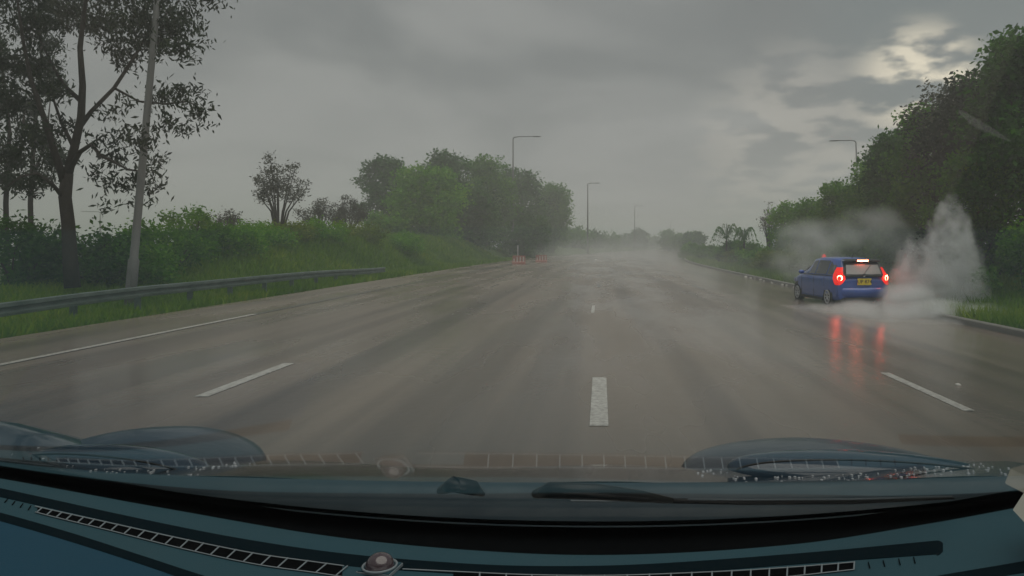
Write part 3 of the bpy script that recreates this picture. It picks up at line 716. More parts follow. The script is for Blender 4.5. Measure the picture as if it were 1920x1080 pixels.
# ------------------------------------------------------------------ the blue hatchback
def blue_car():
    t = empty('hatchback_car', (0, 0, 0)); tag(t, 'blue five-door hatchback with lit tail lights sliding through a puddle in a cloud of spray', 'car')
    # lengthwise stations: y, belt half width, sill z, belt z, lower half width
    S = [(-1.96, .70, .34, .80, .66), (-1.93, .80, .26, .90, .78), (-1.80, .835, .22, .98, .82), (-1.3, .845, .20, .97, .835), (-.6, .848, .19, .95, .84), (.2, .848, .19, .93, .84), (.8, .845, .19, .92, .835), (1.15, .835, .20, .92, .825), (1.5, .80, .21, .84, .80), (1.8, .72, .24, .74, .74), (1.95, .55, .30, .62, .60)]
    P_ = []
    for y, w, z0, z1, wl in S:
        m_ = (z0+z1)/2
        side = [(wl*.90, z0), (wl*.985, z0+.06), (wl, z0+.16), (w+.012, m_), (w, z1-.14), (w*.985, z1-.05), (w*.93, z1)]
        row = [(x_, y, z_) for x_, z_ in side] + [(w*.6, y, z1+.025), (w*.25, y, z1+.04), (0, y, z1+.043)]
        row = row + [(-x_, y_, z_) for x_, y_, z_ in row[-2::-1]]
        P_.append(row)
    b = MB(); b.grid(P_); nr = len(P_[0]); b.f.append(tuple(range(nr))); b.f.append(tuple(range((len(S)-1)*nr, len(S)*nr))[::-1])
    body = b.build('body', M['blue'], t, True)
    bm_ = body.modifiers.new('e', 'EDGE_SPLIT'); bm_.split_angle = R(50)
    # greenhouse: roof shell with pillars as painted frames
    G = [(-1.90, .74, .97, .66, 1.06), (-1.74, .77, .97, .62, 1.36), (-1.60, .79, .97, .585, 1.47), (-1.0, .80, .96, .60, 1.515), (-.3, .80, .95, .605, 1.525), (.25, .79, .94, .58, 1.48), (.75, .77, .93, .55, 1.22), (1.18, .74, .93, .66, .95)]
    P_ = []
    for y, wb, zb, wt, zt in G:
        row = [(wb, y, zb-.04), (wb, y, zb), (wb*.35+wt*.65, y, zb*.35+zt*.65-.0), (wt, y, zt-.03), (wt*.9, y, zt), (wt*.5, y, zt+.022), (0, y, zt+.03)]
        row += [(-a, b_, c) for a, b_, c in row[-2::-1]]; P_.append(row)
    b = MB(); b.grid(P_); nr = len(P_[0]); b.f.append(tuple(range(nr)))
    b.build('roof', M['blue'], t, True)
    # side glass proud of the shell
    def interp(y):
        for a, c in zip(G, G[1:]):
            if a[0] <= y <= c[0]:
                q_ = (y-a[0])/(c[0]-a[0]); return [a[k_]+(c[k_]-a[k_])*q_ for k_ in range(5)]
    for s_ in (-1, 1):
        for y0, y1 in ((-1.55, -1.12), (-1.05, -.22), (-.14, .92)):
            rows = []
            for i in range(8):
                y = y0+(y1-y0)*i/7; _, wb, zb, wt, zt = interp(y)
                tl = .08; th = .88
                def pt(q_):
                    if q_ < .65: a_ = q_/.65; return (wb+(wb*.35+wt*.65-wb)*a_, zb+(zb*.35+zt*.65-zb)*a_)
                    a_ = (q_-.65)/.35; return ((wb*.35+wt*.65)+(wt-(wb*.35+wt*.65))*a_, (zb*.35+zt*.65)+(zt-.03-(zb*.35+zt*.65))*a_)
                if y0 < -1.5: th = .15+.73*(i/7)**.6
                rows.append([((pt(q_)[0]+.006)*s_, y, pt(q_)[1]) for q_ in (tl, .3, .65, th)])
            MB().grid(rows).build('side_window', M['glass_dark'], t, True)
    # windscreen
    MB().grid([[(x_*1.0, .32, 1.455) for x_ in (-.52, 0, .52)], [(x_, .75, 1.26) for x_ in (-.52, 0, .52)], [(x_, 1.14, .99) for x_ in (-.66, 0, .66)]]).build('windscreen', M['glass_dark'], t, True)
    # rear end: dark glass hatch window, black frame, spoiler
    MB().grid([[(x_*.93, -1.985+.01, 0.985) for x_ in (-.70, -.35, 0, .35, .70)], [(x_, -1.80-.02, 1.36) for x_ in (-.57, -.29, 0, .29, .57)], [(x_, -1.70-.02, 1.42) for x_ in (-.54, -.27, 0, .27, .54)]]).build('rear_window_frame', M['black'], t, True)
    MB().grid([[(x_*.88, -2.0, 1.03) for x_ in (-.64, -.32, 0, .32, .64)], [(x_, -1.855, 1.32) for x_ in (-.51, -.26, 0, .26, .51)]]).build('rear_window', mat('pale_reflection_glass', (.20, .20, .19), .12, spec=.8), t, True)  # pale grey base colour stands in for the reflection on the glass
    sp = MB(); sp.grid([[(x_, -1.62, 1.50) for x_ in (-.56, -.28, 0, .28, .56)], [(x_, -1.90, 1.475-.02*abs(x_)) for x_ in (-.58, -.29, 0, .29, .58)], [(x_, -1.93, 1.45-.02*abs(x_)) for x_ in (-.58, -.29, 0, .29, .58)], [(x_, -1.86, 1.41) for x_ in (-.56, -.28, 0, .28, .56)], [(x_, -1.66, 1.41) for x_ in (-.54, -.28, 0, .28, .54)]])
    sp.build('spoiler', M['black'], t, True)
    MB().box((0, -1.935, 1.445), (.34, .02, .045)).build('brake_light', M['lamp_hot'], t)
    # trunk trim bar, badge, plate, bumper
    MB().grid([[(x_, -1.975-.03, .93+.025*math.cos(x_*2.2)) for x_ in np.linspace(-.6, .6, 9)], [(x_, -2.02, .975+.05*math.cos(x_*2.2)) for x_ in np.linspace(-.6, .6, 9)], [(x_, -1.97, 1.00+.05*math.cos(x_*2.2)) for x_ in np.linspace(-.6, .6, 9)]]).build('trim_bar', M['black'], t, True)
    o = MB().lathe([(.001, -.012), (.04, -.012), (.055, 0), (.055, .02)], (0, 0, 0), 18, 'z').build('badge', M['chrome'], t, True); o.rotation_euler = (R(-90), 0, 0); o.rotation_euler = (R(90), 0, 0); o.location = (.0, -2.02, 1.005); o.scale = (1.1, .9, 1)
    pl = MB().box((0.02, -2.0, .80), (.44, .02, .20)).build('number_plate', M['plate'], t)
    fc = bpy.data.curves.new('plate_characters', 'FONT'); fc.body = 'UP 874'; fc.size = .155; fc.align_x = 'CENTER'; fc.align_y = 'CENTER'; fc.extrude = .003
    fo = bpy.data.objects.new('plate_characters', fc); col.objects.link(fo); fo.data.materials.append(M['black']); fo.parent = pl; fo.location = (.02, -2.013, .80); fo.rotation_euler = (R(90), 0, 0)
    bpy.context.view_layer.update(); fm = bpy.data.meshes.new_from_object(fo.evaluated_get(bpy.context.evaluated_depsgraph_get())); f2 = bpy.data.objects.new('plate_characters', fm); col.objects.link(f2); f2.parent = pl; f2.location = fo.location; f2.rotation_euler = fo.rotation_euler; bpy.data.objects.remove(fo); f2.name = 'plate_characters'
    bp = MB(); bp.grid([[(w_*x_, y_, z_) for x_ in np.linspace(-1, 1, 9)] for w_, y_, z_ in ((.80, -1.90, .64), (.83, -2.02, .60), (.84, -2.05, .50), (.83, -2.03, .38), (.80, -1.96, .30))])
    for k_, v in enumerate(bp.v): v.y += .16*abs(v.x/.83)**4
    bp.build('bumper', M['blue'], t, True)
    MB().box((0, -2.0, .27), (1.2, .06, .09)).build('bumper_lip', M['black'], t)
    # tail lights: tall kinked lamps wrapping round the corners
    for s_ in (-1, 1):
        rows = []
        for z_, xi, yo, xo, yi in ((1.24, .60, -1.86, .70, -1.66), (1.12, .63, -1.91, .77, -1.66), (1.0, .60, -1.965, .83, -1.68), (.88, .58, -1.985, .85, -1.70), (.76, .66, -1.975, .85, -1.78), (.70, .74, -1.95, .84, -1.86)):
            rows.append([(s_*xi, yo-.005, z_), (s_*(xi+xo)/2*1.02, yo+.01, z_), (s_*xo*.985, (yo*.7+yi*.3), z_), (s_*(xo+.01), yi, z_)])
        tl_ = MB().grid(rows).build('tail_light', M['lamp_red'], t, True)
        for zz, rr in ((.92, .105),):
            hb = MB().lathe([(.001, -.02), (rr*.5, -.017), (rr*.8, .0), (rr*.8, .01)], (0,0,0), 14).build('bulb', M['lamp_hot'], tl_, True); hb.rotation_euler = (R(90), 0, R(38*s_)); hb.location = (s_*(.745 if zz > .9 else .765), -1.965, zz)
        # wheels
        for yy in (-1.25, 1.25):
            w_ = empty('wheel', (s_*.76, yy, .30)); w_.parent = t
            MB().lathe([(.20, -.09), (.285, -.09), (.30, -.06), (.30, .06), (.285, .09), (.20, .09), (.20, -.09)], (0,0,0), 28, 'x').build('tyre', M['tyre'], w_, True)
            rm = MB(); rm.lathe([(.215, -.05), (.225, .0), (.215, .095), (.19, .10), (.185, .04)], (0,0,0), 24, 'x')
            rm.lathe([(.001, .085), (.05, .08), (.06, .04)], (0,0,0), 12, 'x')
            for k_ in range(8):
                a = k_*math.pi/4; c_, s2 = math.cos(a), math.sin(a)
                rm.tube([(.075, c_*.04, s2*.04), (.085, c_*.20, s2*.20)], [.022, .016], 5)
            rm = rm.build('rim', M['rim'], w_, True)
            if s_ < 0: w_.rotation_euler = (0, 0, math.pi)
            ar = MB().lathe([(.001, 0), (.35, 0), (.36, .01)], (s_*.838, yy, .33), 24, 'x'); 
            a_o = ar.build('wheel_arch', M['black'], t); 
        # mirror, handles, lower sill, door seams
        mr_ = MB().lathe([(.001, -.10), (.07, -.08), (.085, 0), (.06, .08), (.001, .11)], (0,0,0), 12, 'x').build('door_mirror', M['blue'], t, True); mr_.location = (s_*.93, .66, 1.02); mr_.scale = (1, .8, .8)
        for yy in (-.75, .25): MB().box((s_*.856, yy, .82), (.02, .16, .03)).build('door_handle', M['blue'], t)
        for yy in (-.18, .85, -1.02): MB().box((s_*.8535, yy, .58), (.006, .014, .66)).build('door_seam', M['black'], t)
        MB().box((s_*.83, 0, .21), (.05, 1.8, .08)).build('sill', M['black'], t)
        MB().tube([(s_*.81, -1.55, .975), (s_*.815, -.6, .965), (s_*.81, .3, .95), (s_*.79, 1.0, .94)], .012, 5).build('window_trim', M['black'], t)
        MB().grid([[(s_*.55, 1.93, .72), (s_*.78, 1.70, .80)], [(s_*.56, 1.95, .60), (s_*.79, 1.72, .66)]]).build('headlight', M['clear'], t)
    MB().tube([(-.12, -1.45, 1.53), (-.12, -1.58, 1.68)], [.012, .006], 6).build('antenna', M['black'], t)
    MB().tube([(.28, -1.86, 1.30), (.0, -2.02, 1.05)], [.012, .008], 6).build('rear_wiper', M['black'], t)
    return t
bc = blue_car()
bc.location = (7.48, 23.0, cross(7.48)+.02); bc.rotation_euler = (0, 0, R(6)); bc.scale = (.95, .95, .95)

# ------------------------------------------------------------------ spray and splashes (fog volumes grown from droplet-cloud shells)
def vol_mat(name, dens, color=(.93, .95, .96), nscale=1.2, lo=.35, hi=.62):
    m = bpy.data.materials.new(name); m.use_nodes = True; t = m.node_tree; t.nodes.clear()
    o = t.nodes.new('ShaderNodeOutputMaterial'); v = t.nodes.new('ShaderNodeVolumePrincipled'); v.inputs['Color'].default_value = (*color, 1); v.inputs['Anisotropy'].default_value = .25
    v.inputs['Density Attribute'].default_value = ''
    a = t.nodes.new('ShaderNodeAttribute'); a.attribute_name = 'density'
    tcn = t.nodes.new('ShaderNodeTexCoord'); n = t.nodes.new('ShaderNodeTexNoise'); t.links.new(tcn.outputs['Object'], n.inputs['Vector']); n.inputs['Scale'].default_value = nscale; n.inputs['Detail'].default_value = 6; n.inputs['Roughness'].default_value = .65; n.inputs['Distortion'].default_value = .6
    r_ = t.nodes.new('ShaderNodeMapRange'); t.links.new(n.outputs[0], r_.inputs[0]); r_.inputs[1].default_value = lo; r_.inputs[2].default_value = hi; r_.inputs[3].default_value = .05; r_.inputs[4].default_value = 1
    m1 = t.nodes.new('ShaderNodeMath'); m1.operation = 'MULTIPLY'; t.links.new(a.outputs['Fac'], m1.inputs[0]); t.links.new(r_.outputs[0], m1.inputs[1])
    m2 = t.nodes.new('ShaderNodeMath'); m2.operation = 'MULTIPLY'; t.links.new(m1.outputs[0], m2.inputs[0]); m2.inputs[1].default_value = dens
    t.links.new(m2.outputs[0], v.inputs['Density']); t.links.new(v.outputs[0], o.inputs['Volume'])
    return m
def puffs(name, balls, dens, band, vox, label, nscale=1.2, sub=3):
    """balls: (x, y, z, rx, ry, rz) ; one mesh turned into fog with a soft inner band by geometry nodes"""
    bm = bmesh.new()
    for (x, y, z, a, b_, c) in balls:
        r_ = bmesh.ops.create_icosphere(bm, subdivisions=sub, radius=1)
        for v in r_['verts']:
            n_ = 1+.28*mnoise.noise(v.co*1.7+Vector((x, y, z)))+.12*mnoise.noise(v.co*4+Vector((z, x, y)))
            v.co = Vector((v.co.x*a*n_+x, v.co.y*b_*n_+y, v.co.z*c*n_+z))
    me = bpy.data.meshes.new(name); bm.to_mesh(me); bm.free()
    vm = vol_mat(name+'_mist', dens, nscale=nscale); me.materials.append(vm)
    o = bpy.data.objects.new(name, me); col.objects.link(o)
    ng = bpy.data.node_groups.new(name+'_fog', 'GeometryNodeTree')
    ng.interface.new_socket('Geometry', in_out='INPUT', socket_type='NodeSocketGeometry'); ng.interface.new_socket('Geometry', in_out='OUTPUT', socket_type='NodeSocketGeometry')
    gi = ng.nodes.new('NodeGroupInput'); go = ng.nodes.new('NodeGroupOutput'); mv = ng.nodes.new('GeometryNodeMeshToVolume'); sm = ng.nodes.new('GeometryNodeSetMaterial')
    mv.resolution_mode = 'VOXEL_SIZE'; mv.inputs['Voxel Size'].default_value = vox; mv.inputs['Interior Band Width'].default_value = band; mv.inputs['Density'].default_value = 1.0
    sm.inputs['Material'].default_value = vm
    ng.links.new(gi.outputs[0], mv.inputs['Mesh']); ng.links.new(mv.outputs[0], sm.inputs[0]); ng.links.new(sm.outputs[0], go.inputs[0])
    md = o.modifiers.new('fog', 'NODES'); md.node_group = ng
    tag(o, label, 'spray', kind='stuff'); return o
def ball(x, y, D, rx, ry, rd):      # pixel centre, pixel radii, depth radius
    p_ = px(x, y, D); return (p_.x, p_.y, p_.z, rx*D/FPX, rd, ry*D/FPX)
def jets(n=120):
    out_ = [(1690, 600), (1850, 612)]
    top = [(1668, 545), (1690, 478), (1706, 455), (1722, 468), (1742, 452), (1754, 408), (1770, 382), (1792, 378), (1812, 404), (1824, 446), (1836, 500), (1856, 560), (1886, 620)]
    L_ = []
    for i in range(n):
        q_ = (i+.5)/n*(len(top)-1); k_ = int(q_); f_ = q_-k_; tx = top[k_][0]*(1-f_)+top[min(k_+1, 12)][0]*f_; ty = top[k_][1]*(1-f_)+top[min(k_+1, 12)][1]*f_
        hh = rng.uniform(.5, 1.0) if i % 3 else rng.uniform(.9, 1.04)
        bx0 = 1690+(1850-1690)*(i+.5)/n + rng.uniform(-14, 14); by0 = 600
        tx = bx0+(tx-bx0)*hh+rng.uniform(-6, 6); ty = by0+(ty-by0)*hh
        L_.append((bx0, by0, tx, ty, rng.uniform(-.5, .5)))
    return L_
def jet_balls():
    B = []
    for bx0, by0, tx, ty, dd in jets():
        D = 20.3+dd; n_ = 13
        for j in range(n_):
            t_ = j/(n_-1); bow = math.sin(t_*math.pi)*10*(1 if tx > bx0 else -1)
            r_ = (20-10*t_)*rng.uniform(.85, 1.15); B.append(ball(bx0+(tx-bx0)*t_+bow, by0+(ty-by0)*t_, D+.3*t_, r_, r_*1.9, .22*(1.1-.5*t_)))
    return B
puffs('spray_plume', jet_balls(), 11, .26, .05, 'tall white fan of water thrown up right of the blue car', 2.2, 1)
puffs('spray_cloud', [ball(1550, 450, 27, 100, 46, 1.5), ball(1630, 430, 27, 75, 52, 1.4), ball(1690, 485, 26.5, 75, 60, 1.3), ball(1500, 490, 27.5, 60, 46, 1.4), ball(1740, 520, 25, 80, 70, 1.1), ball(1600, 510, 26.5, 120, 40, 1.2), ball(1780, 545, 22.5, 80, 60, .9), ball(1840, 590, 21.5, 70, 45, .9), ball(1700, 545, 22.3, 60, 50, .8)], 1.25, 1.0, .11, 'pale mist hanging behind and above the blue car', .5)
puffs('spray_mist', [ball(1550, 584, 18.8, 80, 17, .9), ball(1640, 586, 18.4, 110, 26, 1.0), ball(1750, 588, 18.4, 110, 32, 1.0), ball(1500, 584, 19.2, 40, 12, .7), ball(1700, 560, 19.4, 55, 36, .7), ball(1840, 600, 18.2, 66, 34, .9), ball(1600, 578, 19.8, 60, 14, .4), ball(1480, 582, 19.6, 34, 12, .5), ball(1560, 600, 17.8, 60, 10, .5), ball(1660, 606, 17.4, 110, 14, .7), ball(1770, 612, 17.2, 110, 16, .7)], 7, .42, .06, 'low white spray skimming the water round the wheels of the blue car', 1.8)
puffs('road_mist', [(3.0, 46, .2, 7, 24, 1.5), (6.5, 32, .2, 4, 12, 1.3), (1.0, 75, .4, 8, 28, 2.2)], .028, 1.2, .3, 'thin pale spray hanging low over the far road', .3)
# flying droplets
def droplets(name, spec, n, size, label):
    C = []
    for k_ in range(n):
        x, y, D, rx, ry, rd = spec[rng.integers(len(spec))]
        d = rng.normal(size=3); d /= np.linalg.norm(d); d *= rng.uniform(0.2, 1.1)
        p_ = px(x+d[0]*rx, y+d[2]*ry, D+d[1]*rd); C.append(p_)
    C = np.array([tuple(c) for c in C]); s = size*rng.uniform(.4, 1.5, (len(C), 1))*rng.uniform(.5, 1, (len(C), 1))
    T = np.array([(1, 0, -.7), (-1, 0, -.7), (0, 1, .7), (0, -1, .7)])*.6
    F = [(0, 1, 2), (0, 3, 1), (0, 2, 3), (1, 3, 2)]
    V = np.concatenate([np.stack([C+s*T[i] for i in f], 1) for f in F], 0).reshape(-1, 3)
    o = fast_mesh(name, V, 3, M['drop']); tag(o, label, 'water drops', kind='stuff')
droplets('water_drops', [(1785, 400, 23, 36, 26, .5), (1790, 440, 22.6, 40, 50, .7), (1745, 470, 23, 26, 26, .7), (1770, 520, 22.4, 60, 70, .8), (1800, 590, 22, 70, 26, .8), (1620, 590, 20, 120, 14, .8), (1850, 600, 20.5, 30, 30, .5), (1785, 395, 20.5, 34, 26, .4), (1700, 470, 20.5, 26, 26, .5), (1520, 580, 19.5, 50, 10, .5)], 9000, .014, 'small flying water drops in the plume beside the blue car')

# ------------------------------------------------------------------ our own car: bonnet, wiper, windscreen, dashboard
CZ = CAMH
car = empty('car', (0, 0, 0)); tag(car, 'dark car the picture is taken from, its dashboard and bonnet along the bottom edge', 'car')
DA = .463
def dsurf(X): return -DA + .11*X*X
def dpt(x, y, dz=0.0):
    """the point of the dashboard top seen at photo pixel (x, y)"""
    u = (x-AX)/FPX; v = (y-AY)/FPX; a = .11*u*u
    D = DA/v if a < 1e-9 else (-v+math.sqrt(v*v+4*a*DA))/(2*a)
    return Vector((u*D, D, CZ+dsurf(u*D)+dz))
def curve(pts, x):
    for (a, b_), (c, d) in zip(pts, pts[1:]):
        if x <= c or (c, d) == pts[-1]: return b_+(d-b_)*(x-a)/(c-a)
def smooth_curve(pts, x):   # Catmull-Rom on y(x)
    P_ = pts; n = len(P_)
    for i in range(n-1):
        if x <= P_[i+1][0] or i == n-2:
            x0, y0 = P_[i]; x1, y1 = P_[i+1]
            m0 = (P_[i+1][1]-P_[i-1][1])/(P_[i+1][0]-P_[i-1][0]) if i > 0 else (y1-y0)/(x1-x0)
            m1 = (P_[i+2][1]-P_[i][1])/(P_[i+2][0]-P_[i][0]) if i < n-2 else (y1-y0)/(x1-x0)
            h_ = x1-x0; t_ = (x-x0)/h_
            return (2*t_**3-3*t_**2+1)*y0+(t_**3-2*t_**2+t_)*h_*m0+(-2*t_**3+3*t_**2)*y1+(t_**3-t_**2)*h_*m1
EDGE = [(-120, 872), (0, 890), (320, 948), (640, 1001), (960, 1029), (1200, 1032), (1500, 1012), (1740, 975), (1920, 942), (2050, 915)]
GT = [(-120, 893), (0, 916), (267, 974), (450, 1010), (640, 1038), (850, 1056), (1000, 1062), (1200, 1059), (1500, 1038), (1760, 1014)]
GB = [(-120, 907), (0, 932), (267, 992), (450, 1031), (640, 1060), (850, 1076), (1000, 1083), (1200, 1080), (1500, 1058), (1752, 1040)]
dash = empty('dashboard'); dash.parent = car
# top surface, from its edge towards the driver
xs_ = list(np.linspace(-120, 2050, 90)); P_ = []
for x in xs_:
    e = dpt(x, smooth_curve(EDGE, x)); row = []
    for k_ in range(14):
        q_ = k_/13; D = e.y*(1-q_)+.55*q_; X = e.x*(1-.0*q_); zz = CZ+dsurf(X)
        if k_ == 0: zz -= .006
        row.append((X, D, zz))
    P_.append(row)
MB().grid(P_).build('top_panel', M['dash'], dash, True)
# dark trough between dashboard edge and glass
GS = .450; GH = .0745           # slope of the glass
def glass_z(X, D): return CZ + GH - GS*D + .100*X*X
GBASE = 1.20
P_ = []
for x in xs_:
    e = dpt(x, smooth_curve(EDGE, x)); X = e.x; g0 = GBASE + .05*0
    zz = CZ+dsurf(X)
    P_.append([(X, e.y-.001, zz-.007), (X*1.01, e.y+.03, zz-.02), (X*1.06, max(GBASE+.03, e.y+.10), zz-.02), (X*1.06, max(GBASE+.034, e.y+.104), max(zz-.02, glass_z(X*1.06, GBASE+.034)+.001))])
MB().grid(P_).build('defroster_trough', M['dashblk'], dash, True)
def strip(top, bot, x0, x1, dz, name, m, n=60, par=None):
    rows = [[], []]
    for i in range(n+1):
        x = x0+(x1-x0)*i/n
        rows[0].append(dpt(x, smooth_curve(top, x), dz)); rows[1].append(dpt(x, smooth_curve(bot, x), dz))
    rows.insert(0, [p_-Vector((0, 0, dz+.002)) for p_ in rows[0]]); rows.append([p_-Vector((0, 0, dz+.002)) for p_ in rows[2]])
    return MB().grid(rows).build(name, m, par or dash)
strip(GT, GB, -120, 1758, .0008, 'groove', M['dashdk'])
strip([(1756, 1014), (1762, 1015), (1768, 1019)], [(1756, 1042), (1762, 1040), (1768, 1034)], 1756, 1768, .0008, 'groove', M['dashdk'], 4)
LB = [(-120, 933), (0, 962), (133, 1000), (267, 1043), (400, 1086), (520, 1120)]
LB2 = [(-120, 948), (0, 978), (133, 1017), (267, 1060), (400, 1106), (520, 1142)]
strip(LB, LB2, -120, 480, .0009, 'groove', M['dashdk'])
# lower panel in front of that groove, sunk towards the seats
strip(LB2, [(-120, 1250), (0, 1250), (480, 1250), (520, 1250)], -120, 500, .0006, 'lower_panel', M['dashlow'])
strip([(1740, 1085), (1762, 1080), (1920, 1053), (2050, 1030)], [(1740, 1104), (1762, 1100), (1920, 1074), (2050, 1052)], 1740, 2050, .0009, 'groove', M['dashdk'])
# vents
VT = [(0, 933), (70, 952), (200, 981), (340, 1012), (480, 1040), (600, 1057), (645, 1063)]
VB = [(0, 941), (70, 963), (200, 995), (340, 1030), (480, 1060), (600, 1077), (645, 1084)]
strip(VT, VB, 70, 642, .0011, 'vent_opening', M['dashblk'])
def rail(pts, x0, x1, dz, w, name='vent_rim', n=40):
    P_ = [dpt(x0+(x1-x0)*i/n, smooth_curve(pts, x0+(x1-x0)*i/n), dz) for i in range(n+1)]
    return MB().tube(P_, w, 5).build(name, M['slat'], dash)
rail(VT, 66, 645, .0016, .0009); rail(VB, 66, 645, .0016, .0008)
bx_ = [210, 266, 320, 376, 442, 502, 566, 632, 706, 782, 858, 940, 1025, 1110, 1198, 1290, 1385, 1485, 1580, 1690, 1798, 1912]
for b0 in bx_:
    x = b0/3+5; dx = 5+x*.012
    a = dpt(x+dx*.7, smooth_curve(VT, x+dx*.7), .002); c = dpt(x-dx, smooth_curve(VB, x-dx), .002)
    MB().tube([a, c], .0011, 5).build('vent_slat', M['slat'], dash)
for x in (14, 28, 43, 58):
    a = dpt(x, smooth_curve(VT, x)+1, .0015); c = dpt(x-5, smooth_curve(VB, x)-2, .0015); MB().tube([a, c], .0008, 5).build('vent_slit', M['dashblk'], dash)
VT2 = [(755, 1069), (880, 1075), (1000, 1080), (1150, 1081), (1320, 1075), (1450, 1068), (1600, 1056), (1720, 1043)]
VB2 = [(755, 1092), (880, 1099), (1000, 1102), (1150, 1102), (1320, 1095), (1450, 1086), (1600, 1070), (1720, 1057)]
strip(VT2, VB2, 850, 1600, .0011, 'vent_opening', M['dashblk'])
rail(VT2, 755, 1602, .0016, .0009); rail(VB2, 755, 1602, .0016, .0008)
xx = 1602.0; st_ = 30.0
while xx > 850:
    a = dpt(xx, smooth_curve(VT2, xx), .002); c = dpt(xx-1, smooth_curve(VB2, xx-1), .002); MB().tube([a, c], .0011, 5).build('vent_slat', M['slat'], dash); xx -= st_; st_ *= 1.03
for x in (1628, 1656, 1685, 1713):
    a = dpt(x, smooth_curve(VT2, x)+3, .0015); c = dpt(x+3, smooth_curve(VB2, x), .0015); MB().tube([a, c], .0008, 5).build('vent_slit', M['dashblk'], dash)
# sensor dome on its square plate
c0 = dpt(712, 1068); sd = empty('light_sensor', tuple(c0)); sd.parent = dash
MB().box((0, 0, .001), (.050, .040, .004), Matrix.Rotation(R(-12), 3, 'Z')).build('plate', M['slat'], sd)
MB().box((0, 0, .0025), (.047, .037, .004), Matrix.Rotation(R(-12), 3, 'Z')).build('plate_face', M['dash'], sd)
MB().lathe([(.0235, .004), (.0245, .0065), (.0225, .0075), (.0215, .005)], (0,0,0), 32).build('ring', M['slat'], sd, True)
MB().lathe([(.0205, .004)]+[(.0195*math.cos(a), .006+.017*math.sin(a)) for a in np.linspace(0, 1.5, 8)]+[(.0001, .0232)], (0,0,0), 32).build('dome', M['dome'], sd, True)
# glass
def glass_mat():
    m = bpy.data.materials.new('windscreen_glass'); m.use_nodes = True; t = m.node_tree; t.nodes.clear()
    o = t.nodes.new('ShaderNodeOutputMaterial'); tr = t.nodes.new('ShaderNodeBsdfTransparent'); gl_ = t.nodes.new('ShaderNodeBsdfGlossy'); fr = t.nodes.new('ShaderNodeFresnel'); mx = t.nodes.new('ShaderNodeMixShader')
    tr.inputs[0].default_value = (.94, .96, .95, 1); gl_.inputs['Roughness'].default_value = 0.035; fr.inputs[0].default_value = 1.52
    t.links.new(fr.outputs[0], mx.inputs[0]); t.links.new(tr.outputs[0], mx.inputs[1]); t.links.new(gl_.outputs[0], mx.inputs[2]); t.links.new(mx.outputs[0], o.inputs[0]); return m
P_ = []
gx0, gx1 = -1.10, .86
for i in range(41):
    X = gx0+(gx1-gx0)*i/40; P_.append([(X, D, glass_z(X, D)) for D in np.linspace(GBASE+.03, -.12, 24)])
gl_o = MB().grid(P_).build('windscreen', glass_mat(), car, True)
# make its front side face the seats
gl_o.data.update()
if gl_o.data.polygons[0].normal.z > 0: gl_o.data.flip_normals()
P_ = []
for i in range(41):
    X = gx0+(gx1-gx0)*i/40; P_.append([(X, D, glass_z(X, D)+o_) for D, o_ in ((GBASE+.04, .004), (GBASE-.012, .004), (GBASE-.012, .008), (GBASE+.04, .008))])
MB().grid(P_).build('frit_band', M['dashblk'], car)
# faint water smear on the glass
sm_ = bpy.data.materials.new('water_smear'); sm_.use_nodes = True; t_ = sm_.node_tree; t_.nodes.clear()
o_ = t_.nodes.new('ShaderNodeOutputMaterial'); a_ = t_.nodes.new('ShaderNodeBsdfTransparent'); d_ = t_.nodes.new('ShaderNodeBsdfTranslucent'); x_ = t_.nodes.new('ShaderNodeMixShader'); x_.inputs[0].default_value = .05
d_.inputs[0].default_value = (.75, .78, .76, 1); t_.links.new(a_.outputs[0], x_.inputs[1]); t_.links.new(d_.outputs[0], x_.inputs[2]); t_.links.new(x_.outputs[0], o_.inputs[0])
def smear(x0, y0, x1, y1, w0, w1):
    P_ = []
    for i in range(9):
        q_ = i/8; x = x0+(x1-x0)*q_; y = y0+(y1-y0)*q_+2*math.sin(q_*5); w_ = (w0+(w1-w0)*q_)*math.sin(.35+2.6*q_)
        P_.append([gpt(x+w_*.3, y-w_, .0015), gpt(x-w_*.3, y+w_, .0015)])
    MB().grid(P_).build('water_smear', sm_, car)
def gpt(x, y, off=.012):
    u = (x-AX)/FPX; v = (y-AY)/FPX; D = .9
    for _ in range(30): D = (GH+off+.100*(u*D)**2)/(GS-v)
    return Vector((u*D, D, CZ-v*D))
smear(1797, 208, 1896, 268, 9, 5)
# cowl and bonnet
def lift(X): return .02*X*X + (.24*max(0, -X-1.08)**1.5)
P_ = []
for i in range(61):
    X = -1.5+2.5*i/60
    row = []
    for D, z_ in ((1.222, -.500), (1.25, -.487), (1.275, -.483), (1.285, -.489), (1.31, -.489), (1.32, -.480), (1.36, -.479), (1.37, -.484), (1.39, -.484), (1.40, -.472), (1.43, -.468)):
        row.append((X, D, CZ+z_+lift(X)+.05*max(0, -X-.2)**1.5*0))
    P_.append(row)
MB().grid(P_).build('cowl_panel', M['cowl'], car, True)
def hood_z(X, D):
    z = -.474-.20*(D-1.44); z -= .55*max(0, D-1.72)**2
    z += .006*math.cos(X*9)
    return CZ+z+lift(X)
P_ = []
for i in range(81):
    X = -1.5+2.5*i/80; P_.append([(X, D, hood_z(X, D)) for D in list(np.linspace(1.435, 2.5, 26))]+[(X, 2.56, CZ-1.0), (X, 2.5, CZ-1.2)])
MB().grid(P_).build('bonnet', M['hood'], car, True)
